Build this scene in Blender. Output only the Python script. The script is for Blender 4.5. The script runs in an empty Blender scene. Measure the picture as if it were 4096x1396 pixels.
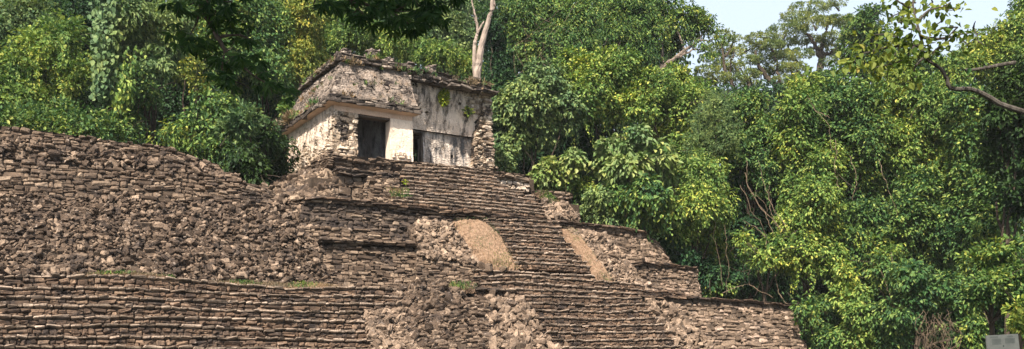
import bpy, math
import numpy as np
from mathutils import Vector

# ------------------------------------------------------------------ basics
RG = np.random.default_rng(11)
F, CX, YH, EYE = 3672.0, 2048.0, 1420.0, 1.6
A = math.radians(58.8)
U = np.array([math.sin(A), math.cos(A), 0.0])      # along the facade, to the right
V = np.array([-math.cos(A), math.sin(A), 0.0])     # into the hill
Z = np.array([0, 0, 1.0])
P0 = np.array([(1336 - CX) / F * 45.0, 45.0, 0.0])  # front left corner of the temple
CAM = np.array([0, 0, EYE])

scene = bpy.context.scene
col = scene.collection

def at(px, py, v):
    """point of the plane 'v metres behind the temple front' seen in direction px,py"""
    d = np.array([(px - CX) / F, 1.0, (YH - py) / F])
    t = (v + P0 @ V) / (d @ V)
    p = t * d
    p[2] += EYE
    return p

def aty(px, py, y):
    return np.array([(px - CX) / F * y, y, (YH - py) / F * y + EYE])

def uvz(u, v, z):
    return P0 + u * U + v * V + z * Z

def nrm(a):
    return a / np.maximum(np.linalg.norm(a, axis=-1, keepdims=True), 1e-9)

def hill(X, Y):
    v = (X - P0[0]) * V[0] + (Y - P0[1]) * V[1]
    t = np.clip((v - 3) / 60.0, 0, 1)
    return 26 * t * t * (3 - 2 * t)

# ------------------------------------------------------------------ mesh collector
class MB:
    def __init__(s):
        s.v = []; s.n = 0; s.f = []
    def add(s, verts, faces, mat=0):
        verts = np.asarray(verts, float).reshape(-1, 3)
        for f in (faces if isinstance(faces, (list, tuple)) else [faces]):
            f = np.asarray(f, int)
            if f.size:
                s.f.append((f + s.n, mat))
        s.v.append(verts); s.n += len(verts)
    def build(s, name, mats, parent=None, smooth=False):
        me = bpy.data.meshes.new(name)
        vv = np.concatenate(s.v) if s.v else np.zeros((0, 3))
        if parent is not None:
            vv = vv - np.array(parent_world(parent))
        me.vertices.add(len(vv)); me.vertices.foreach_set('co', vv.ravel())
        loops = np.concatenate([f.ravel() for f, m in s.f])
        tot = np.concatenate([np.full(len(f), f.shape[1]) for f, m in s.f])
        mi = np.concatenate([np.full(len(f), m) for f, m in s.f])
        st = np.concatenate([[0], np.cumsum(tot)[:-1]])
        me.loops.add(len(loops)); me.loops.foreach_set('vertex_index', loops)
        me.polygons.add(len(tot))
        me.polygons.foreach_set('loop_start', st); me.polygons.foreach_set('loop_total', tot)
        me.polygons.foreach_set('material_index', mi)
        me.polygons.foreach_set('use_smooth', np.full(len(tot), smooth))
        me.update(calc_edges=True)
        for m in (mats if isinstance(mats, (list, tuple)) else [mats]):
            me.materials.append(m)
        o = bpy.data.objects.new(name, me); col.objects.link(o)
        if parent is not None:
            o.parent = parent
        return o

def parent_world(p):
    w = np.zeros(3)
    while p is not None:
        w = w + np.array(p.location); p = p.parent
    return w

def tag(o, label=None, cat=None, group=None, kind=None):
    if label: o['label'] = label
    if cat: o['category'] = cat
    if group: o['group'] = group
    if kind: o['kind'] = kind
    return o

def thing(name, label, cat, loc=(0, 0, 0), group=None):
    o = bpy.data.objects.new(name, None); col.objects.link(o)
    o.location = tuple(float(c) for c in loc); o.empty_display_size = 0.3
    return tag(o, label, cat, group)

# ------------------------------------------------------------------ node helpers
def new_mat(name):
    m = bpy.data.materials.new(name); m.use_nodes = True
    nt = m.node_tree
    for n in list(nt.nodes): nt.nodes.remove(n)
    out = nt.nodes.new('ShaderNodeOutputMaterial')
    b = nt.nodes.new('ShaderNodeBsdfPrincipled')
    nt.links.new(b.outputs[0], out.inputs[0])
    b.inputs['Specular IOR Level'].default_value = 0.25
    return m, nt, b, out

def N(nt, t, **kw):
    n = nt.nodes.new(t)
    for k, v in kw.items():
        if hasattr(n, k): setattr(n, k, v)
        else: n.inputs[k].default_value = v
    return n

def ramp(nt, fac, stops, interp='LINEAR'):
    r = nt.nodes.new('ShaderNodeValToRGB'); r.color_ramp.interpolation = interp
    e = r.color_ramp.elements
    while len(e) < len(stops): e.new(0.5)
    for i, (p, c) in enumerate(stops):
        e[i].position = p
        e[i].color = (c if len(c) == 4 else (*c, 1)) if not isinstance(c, (int, float)) else (c, c, c, 1)
    nt.links.new(fac, r.inputs[0])
    return r.outputs[0]

def mix(nt, fac, a, b, mode='MIX'):
    n = nt.nodes.new('ShaderNodeMix'); n.data_type = 'RGBA'; n.blend_type = mode
    for sock, val in ((n.inputs[0], fac), (n.inputs[6], a), (n.inputs[7], b)):
        if hasattr(val, 'links'): nt.links.new(val, sock)
        elif isinstance(val, (int, float)): sock.default_value = val
        else: sock.default_value = (*val, 1)
    return n.outputs[2]

def pos_noise(nt, scale, detail=4, rough=.55, sx=1, sy=1, sz=1, off=0):
    g = N(nt, 'ShaderNodeNewGeometry')
    mp = N(nt, 'ShaderNodeMapping'); mp.inputs['Scale'].default_value = (sx, sy, sz)
    mp.inputs['Location'].default_value = (off, off * 1.7, off * .3)
    nt.links.new(g.outputs['Position'], mp.inputs[0])
    n = N(nt, 'ShaderNodeTexNoise'); n.inputs['Scale'].default_value = scale
    n.inputs['Detail'].default_value = detail; n.inputs['Roughness'].default_value = rough
    nt.links.new(mp.outputs[0], n.inputs['Vector'])
    return n.outputs['Fac']

def island(nt):
    g = N(nt, 'ShaderNodeNewGeometry'); oi = N(nt, 'ShaderNodeObjectInfo')
    a = N(nt, 'ShaderNodeMath', operation='ADD')
    nt.links.new(g.outputs['Random Per Island'], a.inputs[0]); nt.links.new(oi.outputs['Random'], a.inputs[1])
    f = N(nt, 'ShaderNodeMath', operation='FRACT'); nt.links.new(a.outputs[0], f.inputs[0])
    return f.outputs[0]

def bump(nt, b, h, strength=.5, dist=.03):
    bp = N(nt, 'ShaderNodeBump'); bp.inputs['Strength'].default_value = strength; bp.inputs['Distance'].default_value = dist
    nt.links.new(h, bp.inputs['Height']); nt.links.new(bp.outputs[0], b.inputs['Normal'])

def stone_mat(name, stops, grime=(.03, .024, .022), g0=.42, g1=.62, lich=(.46, .385, .325), l0=.6, l1=.75, gscale=.9, bs=.6):
    m, nt, b, _ = new_mat(name)
    c = ramp(nt, island(nt), stops)
    c = mix(nt, ramp(nt, pos_noise(nt, 2.2, 6, .62), [(.3, .55), (.7, 1.25)]), (0, 0, 0), c)
    c = mix(nt, ramp(nt, pos_noise(nt, gscale, 7, .68, off=3), [(g0, 0), (g1, 1)]), c, grime)
    c = mix(nt, ramp(nt, pos_noise(nt, 5, 6, .7, off=9), [(l0, 0), (l1, .8)]), c, lich)
    c = mix(nt, ramp(nt, pos_noise(nt, 15, 5, .7, off=14), [(.5, 0), (.64, .7)]), c, grime)
    nt.links.new(c, b.inputs['Base Color']); b.inputs['Roughness'].default_value = .92
    bump(nt, b, pos_noise(nt, 14, 6, .7), bs, .05)
    return m

M_step = stone_mat('weathered step stone', [(0, (0.074, 0.049, 0.033)), (.4, (0.135, 0.089, 0.060)), (.75, (0.192, 0.129, 0.089)), (1, (0.270, 0.187, 0.127))], g0=.44, g1=.64, l0=.6, l1=.76, gscale=1.4)
M_wall = stone_mat('brown grey wall stone', [(0, (0.059, 0.041, 0.029)), (.4, (0.121, 0.086, 0.061)), (.75, (0.198, 0.145, 0.104)), (1, (0.314, 0.239, 0.174))], g0=.5, g1=.69, l0=.58, l1=.74)
M_dark = stone_mat('dark lichen wall stone', [(0, (0.045, 0.035, 0.028)), (.5, (0.094, 0.071, 0.056)), (.88, (0.154, 0.117, 0.089)), (1, (0.406, 0.310, 0.228))], g0=.42, g1=.62, l0=.66, l1=.8)
M_warm = stone_mat('ochre wall stone', [(0, (0.110, 0.079, 0.056)), (.45, (0.202, 0.149, 0.107)), (.8, (0.304, 0.223, 0.165)), (1, (0.460, 0.353, 0.281))], g0=.5, g1=.72)
M_pale = stone_mat('pale rubble stone', [(0, (0.098, 0.070, 0.050)), (.4, (0.175, 0.128, 0.093)), (.8, (0.260, 0.192, 0.140)), (1, (0.363, 0.273, 0.200))], g0=.54, g1=.76, l0=.56, l1=.72)
M_rub = stone_mat('grey brown rubble stone', [(0, (0.040, 0.027, 0.018)), (.35, (0.090, 0.063, 0.045)), (.75, (0.167, 0.121, 0.087)), (1, (0.293, 0.221, 0.163))], g0=.5, g1=.68, l0=.58, l1=.72, gscale=1.6)
M_cream = stone_mat('cream limestone', [(0, (.25, .19, .13)), (.35, (.43, .34, .25)), (.75, (.55, .46, .365)), (1, (.66, .57, .48))], g0=.60, g1=.72, lich=(.62, .54, .46), l0=.52, l1=.67)
M_pier = stone_mat('stained pier stone', [(0, (.30, .22, .15)), (.35, (.46, .36, .27)), (.75, (.62, .52, .42)), (1, (.72, .60, .45))], g0=.49, g1=.58, lich=(.66, .57, .48), l0=.58, l1=.7, gscale=1.5)
M_roof = stone_mat('roof stone', [(0, (.10, .085, .072)), (.4, (.20, .165, .138)), (.75, (.31, .26, .22)), (1, (.5, .43, .37))], g0=.47, g1=.62, gscale=1.3, l0=.54, l1=.68)

M_cap = stone_mat('worn sunlit step edge', [(0, (0.145, 0.112, 0.084)), (.4, (0.242, 0.187, 0.144)), (.8, (0.335, 0.264, 0.207)), (1, (0.446, 0.355, 0.283))], g0=.52, g1=.72, gscale=1.4, l0=.56, l1=.72)  # paler from wear, with sunlit tops put into the colour too
M_corn = stone_mat('dark weathered cornice', [(0, (.07, .058, .05)), (.5, (.14, .115, .096)), (.85, (.22, .185, .155)), (1, (.42, .35, .29))], g0=.45, g1=.6, gscale=1.5, l0=.6, l1=.74)

def earth_mat(name, a, b_, c_, scale=2.5):
    m, nt, b, _ = new_mat(name)
    c = ramp(nt, pos_noise(nt, scale, 8, .7), [(.3, a), (.5, b_), (.7, c_)])
    nt.links.new(c, b.inputs['Base Color']); b.inputs['Roughness'].default_value = 1
    bump(nt, b, pos_noise(nt, 18, 6, .7), .8, .05)
    return m
M_mortar = earth_mat('earth and mortar', (.03, .022, .017), (.062, .046, .034), (.11, .08, .058))
M_earth = earth_mat('dry red earth', (.15, .10, .068), (.225, .15, .10), (.31, .225, .16), 7)
M_ground = earth_mat('forest floor', (.018, .022, .012), (.04, .045, .02), (.06, .05, .03), .8)

def plaster_mat(name, base, base2, streak=.5, black=(.022, .02, .021), off=0, blue=False, peel=.62):
    m, nt, b, _ = new_mat(name)
    c = ramp(nt, pos_noise(nt, 1.3, 7, .65, off=off), [(.3, base2), (.55, base), (.8, tuple(min(1, x * 1.12) for x in base))])
    s1 = ramp(nt, pos_noise(nt, 1.15, 8, .72, 2.4, 2.4, .46, off=off + 5), [(streak - .02, 0), (streak + .13, .92)])
    dk = mix(nt, ramp(nt, pos_noise(nt, 2.4, 5, .6, 2, 2, .4, off=off + 2), [(.4, 0), (.6, 1)]), black, (.065, .08, .095) if blue else (.09, .075, .065))
    c = mix(nt, s1, c, dk)
    s2 = ramp(nt, pos_noise(nt, 2.6, 7, .72, off=off + 8), [(peel, 0), (peel + .06, 1)])
    c = mix(nt, s2, c, (.20, .155, .12))
    if blue:
        s3 = ramp(nt, pos_noise(nt, 1.8, 4, .6, 3, 3, .22, off=off + 12), [(.62, 0), (.67, .9)])
        c = mix(nt, s3, c, (.66, .66, .68))
    nt.links.new(c, b.inputs['Base Color']); b.inputs['Roughness'].default_value = .9
    bump(nt, b, pos_noise(nt, 7, 8, .7, off=off), .7, .05)
    return m
M_plaster = plaster_mat('cream stucco', (.72, .605, .50), (.55, .45, .36), .58, off=1, peel=.62)
M_vault = plaster_mat('streaked stucco', (.78, .67, .575), (.60, .505, .425), .485, off=21, peel=.64)
M_inner = plaster_mat('blue stained stucco', (.62, .54, .47), (.42, .36, .31), .45, off=34, blue=True, peel=.6)
M_soffit = plaster_mat('pink soffit stucco', (.62, .45, .34), (.48, .34, .25), .66, off=44)
M_rstuc = plaster_mat('weathered roof stucco', (.27, .225, .19), (.17, .14, .12), .465, off=61, peel=.53)
M_side = plaster_mat('flaking side stucco', (.72, .605, .50), (.55, .45, .36), .515, off=75, peel=.6)
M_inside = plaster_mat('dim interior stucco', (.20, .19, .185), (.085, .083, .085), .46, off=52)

def leaf_mat(name, stops, rough=.6, trans=.24, tint=(1.0, 1.0, .6)):
    m, nt, b, out = new_mat(name)
    c = ramp(nt, island(nt), stops)
    c = mix(nt, 1.0, c, ramp(nt, pos_noise(nt, .36, 4, .6), [(.32, (.52, .68, .82)), (.5, (1, 1, 1)), (.66, (1.42, 1.2, .92))]), 'MULTIPLY')
    nt.links.new(c, b.inputs['Base Color']); b.inputs['Roughness'].default_value = rough
    b.inputs['Specular IOR Level'].default_value = .22
    t = N(nt, 'ShaderNodeBsdfTranslucent')
    ct = mix(nt, 1.0, c, tint, 'MULTIPLY'); nt.links.new(ct, t.inputs[0])
    ms = N(nt, 'ShaderNodeMixShader'); ms.inputs[0].default_value = trans
    nt.links.new(b.outputs[0], ms.inputs[1]); nt.links.new(t.outputs[0], ms.inputs[2])
    nt.links.new(ms.outputs[0], out.inputs[0])
    return m
L_mid = leaf_mat('mid green leaf', [(0, (0.021, 0.062, 0.025)), (.45, (0.062, 0.139, 0.037)), (.85, (0.154, 0.245, 0.060)), (1, (0.278, 0.330, 0.087))])
L_deep = leaf_mat('deep green leaf', [(0, (0.014, 0.044, 0.022)), (.6, (0.031, 0.086, 0.032)), (1, (0.066, 0.138, 0.043))])
L_bright = leaf_mat('bright yellow green leaf', [(0, (0.044, 0.106, 0.026)), (.45, (0.118, 0.207, 0.045)), (.85, (0.257, 0.346, 0.077)), (1, (0.390, 0.415, 0.103))])
L_yellow = leaf_mat('yellowing leaf', [(0, (0.072, 0.123, 0.026)), (.5, (0.164, 0.223, 0.046)), (.85, (0.287, 0.309, 0.067)), (1, (0.390, 0.351, 0.072))])
L_grey = leaf_mat('grey green leaf', [(0, (0.046, 0.101, 0.043)), (.5, (0.108, 0.180, 0.070)), (1, (0.226, 0.309, 0.119))])
L_big = leaf_mat('large pale leaf', [(0, (.08, .15, .04)), (.5, (.17, .245, .08)), (1, (.28, .335, .13))], rough=.5)
L_far = leaf_mat('feathery far leaf', [(0, (0.088, 0.146, 0.049)), (.5, (0.177, 0.241, 0.073)), (1, (0.295, 0.336, 0.108))])
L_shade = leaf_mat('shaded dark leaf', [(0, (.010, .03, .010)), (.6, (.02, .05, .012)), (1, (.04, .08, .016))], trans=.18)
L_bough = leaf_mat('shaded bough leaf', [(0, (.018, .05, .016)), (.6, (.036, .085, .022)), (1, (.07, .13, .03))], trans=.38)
L_dry = leaf_mat('dry grass blade', [(0, (.12, .10, .055)), (.4, (.21, .16, .10)), (1, (.31, .24, .16))])
L_branch = leaf_mat('olive green branch leaf', [(0, (.06, .11, .016)), (.5, (.13, .18, .03)), (.96, (.24, .27, .05)), (1, (.34, .2, .04))], trans=.35)
L_lime = leaf_mat('lime green leaf', [(0, (0.108, 0.192, 0.014)), (.5, (0.240, 0.324, 0.024)), (1, (0.432, 0.432, 0.048))])

def wood_mat(name, a, b_, sc=3):
    m, nt, b, _ = new_mat(name)
    c = ramp(nt, pos_noise(nt, sc, 7, .7, 3, 3, .5), [(.35, a), (.65, b_)])
    nt.links.new(c, b.inputs['Base Color']); b.inputs['Roughness'].default_value = .9
    bump(nt, b, pos_noise(nt, 9, 5, .7, 2, 2, .4), .7, .04)
    return m
W_bark = wood_mat('brown bark', (.032, .025, .018), (.085, .065, .048))
W_pale = wood_mat('bleached dead wood', (.17, .135, .112), (.35, .29, .245), 2)
W_limb = wood_mat('grey limb bark', (.11, .085, .068), (.24, .195, .16))
W_liana = wood_mat('liana stem', (.10, .075, .05), (.22, .165, .115))
W_lich = wood_mat('lichened bark', (.028, .024, .02), (.10, .09, .078), 5)

# ------------------------------------------------------------------ stones
def chamfer_template():
    cs = np.array([[x, y, z] for x in (-1, 1) for y in (-1, 1) for z in (-1, 1)], float)
    quads = []; tris = []
    idx = lambda c, k: c * 3 + k
    cid = {tuple(c): i for i, c in enumerate(cs.astype(int))}
    for k in range(3):
        i, j = [q for q in range(3) if q != k]
        for s in (-1, 1):
            loop = []
            for (a, b) in ((-1, -1), (1, -1), (1, 1), (-1, 1)):
                p = [0, 0, 0]; p[k] = s; p[i] = a; p[j] = b
                loop.append(idx(cid[tuple(p)], k))
            quads.append(loop)
        for a in (-1, 1):
            for b in (-1, 1):
                p = [0, 0, 0]; p[i] = a; p[j] = b
                p[k] = -1; c0 = cid[tuple(p)]; p[k] = 1; c1 = cid[tuple(p)]
                quads.append([idx(c0, i), idx(c1, i), idx(c1, j), idx(c0, j)])
    for c in range(8): tris.append([idx(c, 0), idx(c, 1), idx(c, 2)])
    base = np.repeat(cs, 3, 0); axis = np.tile(np.arange(3), 8)
    flat = base.copy() * 0.72
    flat[np.arange(24), axis] = base[np.arange(24), axis]
    def orient(fs):
        o = []
        for f in fs:
            p = flat[f]; n = np.cross(p[1] - p[0], p[2] - p[0])
            o.append(f if n @ p.mean(0) > 0 else f[::-1])
        return np.array(o)
    return cs, axis, orient(quads), orient(tris)
CS, CAX, CQ, CT = chamfer_template()

def add_stones(M, cen, ax, half, jit=.15, cham=.3, mat=0):
    """cen (n,3); ax (n,3,3) rows are the stone's axes; half (n,3)"""
    n = len(cen)
    if n == 0: return
    corner = CS[None] * (1 + RG.uniform(-jit, jit * .6, (n, 8, 3)))
    v = np.repeat(corner, 3, 1)                       # n,24,3
    sgn = np.repeat(CS, 3, 0)[None]
    md = half.min(1, keepdims=True)
    c = np.minimum(.45, cham * md / half)              # per axis relative chamfer
    c = c[:, None, :] * RG.uniform(.6, 1.4, (n, 24, 1))
    keep = np.ones((24, 3)); keep[np.arange(24), CAX] = 0
    v = v - sgn * c * keep[None]
    v = v * half[:, None, :]
    w = np.einsum('nvk,nkc->nvc', v, ax) + cen[:, None, :]
    off = (np.arange(n) * 24)[:, None, None]
    M.add(w.reshape(-1, 3), [(CQ[None] + off).reshape(-1, 4), (CT[None] + off).reshape(-1, 3)], mat)

class Poly:
    def __init__(s, pts):
        s.p = np.array(pts, float)
        if len(s.p) == 1: s.p = np.repeat(s.p, 2, 0)
        d = np.linalg.norm(np.diff(s.p, axis=0), axis=1)
        s.L = max(d.sum(), 1e-6); s.c = np.concatenate([[0], np.cumsum(d)]) / s.L
    def __call__(s, a):
        a = np.asarray(a, float)
        return np.stack([np.interp(a, s.c, s.p[:, k]) for k in range(3)], -1)

def frame(T, B, a, b, out=None):
    P = (1 - b)[:, None] * T(a) + b[:, None] * B(a)
    e = .02
    a0 = np.clip(a - e, 0, 1); a1 = np.clip(a + e, 0, 1)
    t = ((1 - b)[:, None] * (T(a1) - T(a0)) + b[:, None] * (B(a1) - B(a0)))
    t = nrm(t)
    up = nrm(T(a) - B(a))
    n = nrm(np.cross(t, up))
    ref = (CAM - P) if out is None else np.broadcast_to(out, P.shape)
    s = np.sign((n * ref).sum(1, keepdims=True)); s[s == 0] = 1
    n = n * s
    up = nrm(np.cross(n, t)); up = up * np.sign((up * (T(a) - B(a))).sum(1, keepdims=True) + 1e-9)
    return P, t, up, n

def sheet(M, T, B, na=24, nb=4, inset=.1, mat=1, out=None, amp=0.):
    aa, bb = np.meshgrid(np.linspace(0, 1, na + 1), np.linspace(0, 1, nb + 1))
    P, t, up, n = frame(T, B, aa.ravel(), bb.ravel(), out)
    P = P - n * (inset + RG.uniform(-amp, amp, (len(P), 1)))
    M.add(P, grid_faces(na, nb), mat)

def grid_faces(na, nb):
    i = np.arange(nb * (na + 1)).reshape(nb, na + 1)[:, :-1].ravel()
    return np.stack([i, i + 1, i + na + 2, i + na + 1], 1)

def masonry(M, top, bot, ch=.2, sl=.42, depth=.3, rough=.03, back=True, mat=0, jit=.27, cham=.5, cap=0., out=None, wob=.05, gap=.965, miss=0., capover=.0, captilt=0.):
    """coursed rough stones between two 3-D edge lines, with an earth backing and (cap) a level top going back"""
    T, B = Poly(top), Poly(bot)
    s = np.linspace(.02, .98, 15)
    H = np.linalg.norm(T(s) - B(s), axis=1).mean(); L = (T.L + B.L) / 2
    n = max(1, int(round(H / ch)))
    e = np.concatenate([[0], np.cumsum(RG.uniform(.7, 1.3, n))]); e /= e[-1]
    cen, axs, hf = [], [], []
    ph_ = RG.uniform(0, 6); wv_ = .42 + wob
    for k in range(n):
        m = int(L / sl * 1.3) + 3
        ln = np.clip(RG.lognormal(0, .38, m), .4, 2.3) * sl
        ed = np.cumsum(ln) - RG.uniform(0, sl)
        ed = ed[ed < L]; ed = np.concatenate([[0], ed[ed > .1], [L]]) / L
        am = (ed[1:] + ed[:-1]) / 2; ln = np.diff(ed) * L
        ok = ln > .05; am = am[ok]; ln = ln[ok]
        if miss: 
            q = RG.random(len(am)) > miss; am = am[q]; ln = ln[q]
        def edge(q, kk):
            if kk == 0 or kk == n: return np.full(len(q), e[kk])
            x = q * L
            return e[kk] + wv_ / n * (np.sin(x * 1.1 + kk * 2.3 + ph_) * .5 + np.sin(x * 2.7 + kk * 1.1 + ph_ * 2) * .32 + np.sin(x * 5.3 + kk * 3.7) * .2)
        e0_, e1_ = edge(am, k), edge(am, k + 1)
        hk = np.maximum(e1_ - e0_, .15 / n); bm = (e0_ + e1_) / 2
        P, t, up, nn = frame(T, B, am, bm, out)
        h = hk * np.linalg.norm(T(am) - B(am), axis=1)
        pr = RG.normal(0, rough, len(am))
        if k == 0: pr = pr + capover
        hh = np.stack([ln / 2 * gap, h / 2 * gap * RG.uniform(.86, 1.08, len(am)), np.full(len(am), depth / 2)], 1)
        # some stones are split into two thin ones
        sp = (RG.random(len(am)) < .13) & (h > .14)
        an = RG.normal(0, .085, len(am))[:, None]
        t2 = t * np.cos(an) + up * np.sin(an); u2 = up * np.cos(an) - t * np.sin(an)
        tilt = RG.normal(0, .09, len(am))[:, None] + (captilt if k == 0 else 0)
        n2 = nrm(nn + tilt * u2); u2 = nrm(u2 - n2 * (u2 * n2).sum(1, keepdims=True))
        c = P + nn * (pr - depth / 2)[:, None] + up * (RG.normal(0, .04, len(am)) * h)[:, None]
        a_ = np.stack([t2, u2, n2], 1)
        fr = RG.uniform(.35, .65, len(am))
        h1 = hh.copy(); h1[sp, 1] *= fr[sp]
        c1 = c.copy(); c1[sp] += u2[sp] * (hh[sp, 1] * (1 - fr[sp]))[:, None]
        cen.append(c1); axs.append(a_); hf.append(h1)
        if sp.any():
            h2 = hh[sp].copy(); h2[:, 1] *= (1 - fr[sp]) * .94
            c2 = c[sp] - u2[sp] * (hh[sp, 1] * fr[sp])[:, None] + nn[sp] * RG.normal(0, rough, (sp.sum(), 1))
            cen.append(c2); axs.append(a_[sp]); hf.append(h2)
    add_stones(M, np.concatenate(cen), np.concatenate(axs), np.concatenate(hf), jit, cham, mat)
    if back and H > .25:
        m = int(L * H * 9)
        a = RG.random(m); b = RG.random(m)
        P, t, up, nn = frame(T, B, a, b, out)
        sz = RG.uniform(.03, .075, m)
        add_stones(M, P - nn * RG.uniform(.03, .08, (m, 1)), np.stack([t, up, nn], 1), np.stack([sz * RG.uniform(.8, 1.8, m), sz * .7, sz * 1.2], 1), .3, .45, mat)
    if back:
        sheet(M, T, B, max(4, int(L / .6)), max(1, int(H / .6)), min(.10, depth * .4), 1, out)
    if cap:
        q = np.linspace(0, 1, max(4, int(L / .6)) + 1)
        a0 = T(q) - Z * .04
        _, _, _, nn = frame(T, B, q, q * 0, out)
        nn = nn * np.array([1, 1, 0]); nn = nrm(nn)
        M.add(np.concatenate([a0, a0 - nn * cap]), grid_faces(len(q) - 1, 1), 1)

def rand_axes(n, nn=None, flat=.0):
    a = nrm(RG.normal(size=(n, 3)))
    if nn is not None: a = nrm(a + nn * flat)
    b = nrm(np.cross(a, RG.normal(size=(n, 3)))); c = np.cross(a, b)
    return np.stack([b, c, a], 1)

ROCKS = []   # big loose rocks that become objects of their own: (area id, centre, axes, half sizes)
def rubble(M, top, bot, size=.3, cover=1.6, rough=.12, mat=0, take=0, area=None, flat=.9, backmat=1, sheetamp=.08, bias=None):
    T, B = Poly(top), Poly(bot)
    s = np.linspace(.02, .98, 15)
    H = np.linalg.norm(T(s) - B(s), axis=1).mean(); L = (T.L + B.L) / 2
    n = int(H * L / (size * size * .30) * cover)
    a = RG.random(n); b = RG.random(n)
    P, t, up, nn = frame(T, B, a, b)
    r = size * np.clip(RG.lognormal(-.4, .5, n), .25, 1.7)
    hf = np.stack([r * RG.uniform(.36, .66, n), r * RG.uniform(.24, .44, n), r * RG.uniform(.14, .3, n)], 1)
    ax = rand_axes(n, nn * .35 + Z * .65, flat)
    lump = np.sin(P[:, 0] * 1.3 + P[:, 2] * 2.1) * np.sin(P[:, 0] * .7 - P[:, 2] * 1.7 + 1.2)
    c = P + nn * (RG.uniform(-.5, .6, n) * rough + lump * rough * .8)[:, None]
    if take:
        front = RG.permutation(np.argsort(-r)[:take * 6])[:take]
        for i in front:
            ROCKS.append((area, c[i] + nn[i] * .04, ax[i], hf[i]))
        keep = np.ones(n, bool); keep[front] = False
        c, ax, hf = c[keep], ax[keep], hf[keep]
    add_stones(M, c, ax, hf, .32, .38, mat)
    sheet(M, T, B, max(6, int(L / .3)), max(3, int(H / .3)), .11, backmat, None, sheetamp)

def tumbled(M, top, bot, ch, sl, size, cover, rough, take, area):
    masonry(M, top, bot, ch=ch, sl=sl, depth=.34, rough=rough, back=False, jit=.38, cham=.42, wob=.7, miss=.1)
    rubble(M, top, bot, size, cover, rough, take=take, area=area, flat=1.3)

def px(pts):   # [(px,py,v)...] -> 3-D
    return [at(*p) for p in pts]

# ------------------------------------------------------------------ tubes and leaves
def tube(M, pts, r, seg=7, mat=0, cap=True):
    pts = np.array(pts, float); r = np.broadcast_to(np.asarray(r, float), (len(pts),))
    d = nrm(np.gradient(pts, axis=0))
    ref = np.array([.31, .17, .93]); 
    x = nrm(np.cross(d, ref) + 1e-6); y = np.cross(d, x)
    th = np.linspace(0, 2 * np.pi, seg, endpoint=False)
    ring = pts[:, None] + r[:, None, None] * (np.cos(th)[None, :, None] * x[:, None] + np.sin(th)[None, :, None] * y[:, None])
    k = len(pts)
    i = np.arange(k - 1)[:, None] * seg + np.arange(seg)[None]
    j = np.arange(k - 1)[:, None] * seg + (np.arange(seg) + 1)[None] % seg
    f = np.stack([i, j, j + seg, i + seg], -1).reshape(-1, 4)
    M.add(ring.reshape(-1, 3), f, mat)
    if cap:
        M.add(ring[-1], np.arange(seg)[None], mat)

def curve(pts, n=24):
    """Catmull-Rom through pts"""
    p = np.array(pts, float)
    if len(p) == 2: 
        s = np.linspace(0, 1, n)[:, None]; return p[0] * (1 - s) + p[1] * s
    q = np.concatenate([[2 * p[0] - p[1]], p, [2 * p[-1] - p[-2]]])
    out = []
    m = max(2, n // (len(p) - 1))
    for i in range(len(p) - 1):
        t = np.linspace(0, 1, m, endpoint=(i == len(p) - 2))[:, None]
        a, b, c, d = q[i], q[i + 1], q[i + 2], q[i + 3]
        out.append(.5 * ((2 * b) + (c - a) * t + (2 * a - 5 * b + 4 * c - d) * t ** 2 + (3 * b - a - 3 * c + d) * t ** 3))
    return np.concatenate(out)

LT = np.array([[0, 0, 0], [.28, -.5, .10], [.66, -.40, .05], [1, 0, -.12], [.66, .40, .05], [.28, .5, .10]])
def add_leaves(M, pos, d, nn, ln, wd, mat=0):
    n = len(pos)
    d = nrm(d); nn = nrm(nn - d * (nn * d).sum(1, keepdims=True)); s = np.cross(nn, d)
    cu = np.stack([RG.uniform(-.3, 2.4, n), RG.uniform(0, 2, n)], 1)          # each leaf curls and folds its own way
    zz = np.where(np.arange(6)[None] == 3, LT[None, :, 2] * cu[:, :1], LT[None, :, 2] * cu[:, 1:])
    v = pos[:, None] + (LT[None, :, 0:1] * ln[:, None, None]) * d[:, None] + (LT[None, :, 1:2] * wd[:, None, None]) * s[:, None] + (zz * ln[:, None])[:, :, None] * nn[:, None]
    o = (np.arange(n) * 6)[:, None]
    f = np.concatenate([o + np.array([[0, 1, 2, 3]]), o + np.array([[0, 3, 4, 5]])])
    M.add(v.reshape(-1, 3), f, mat)

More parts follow.
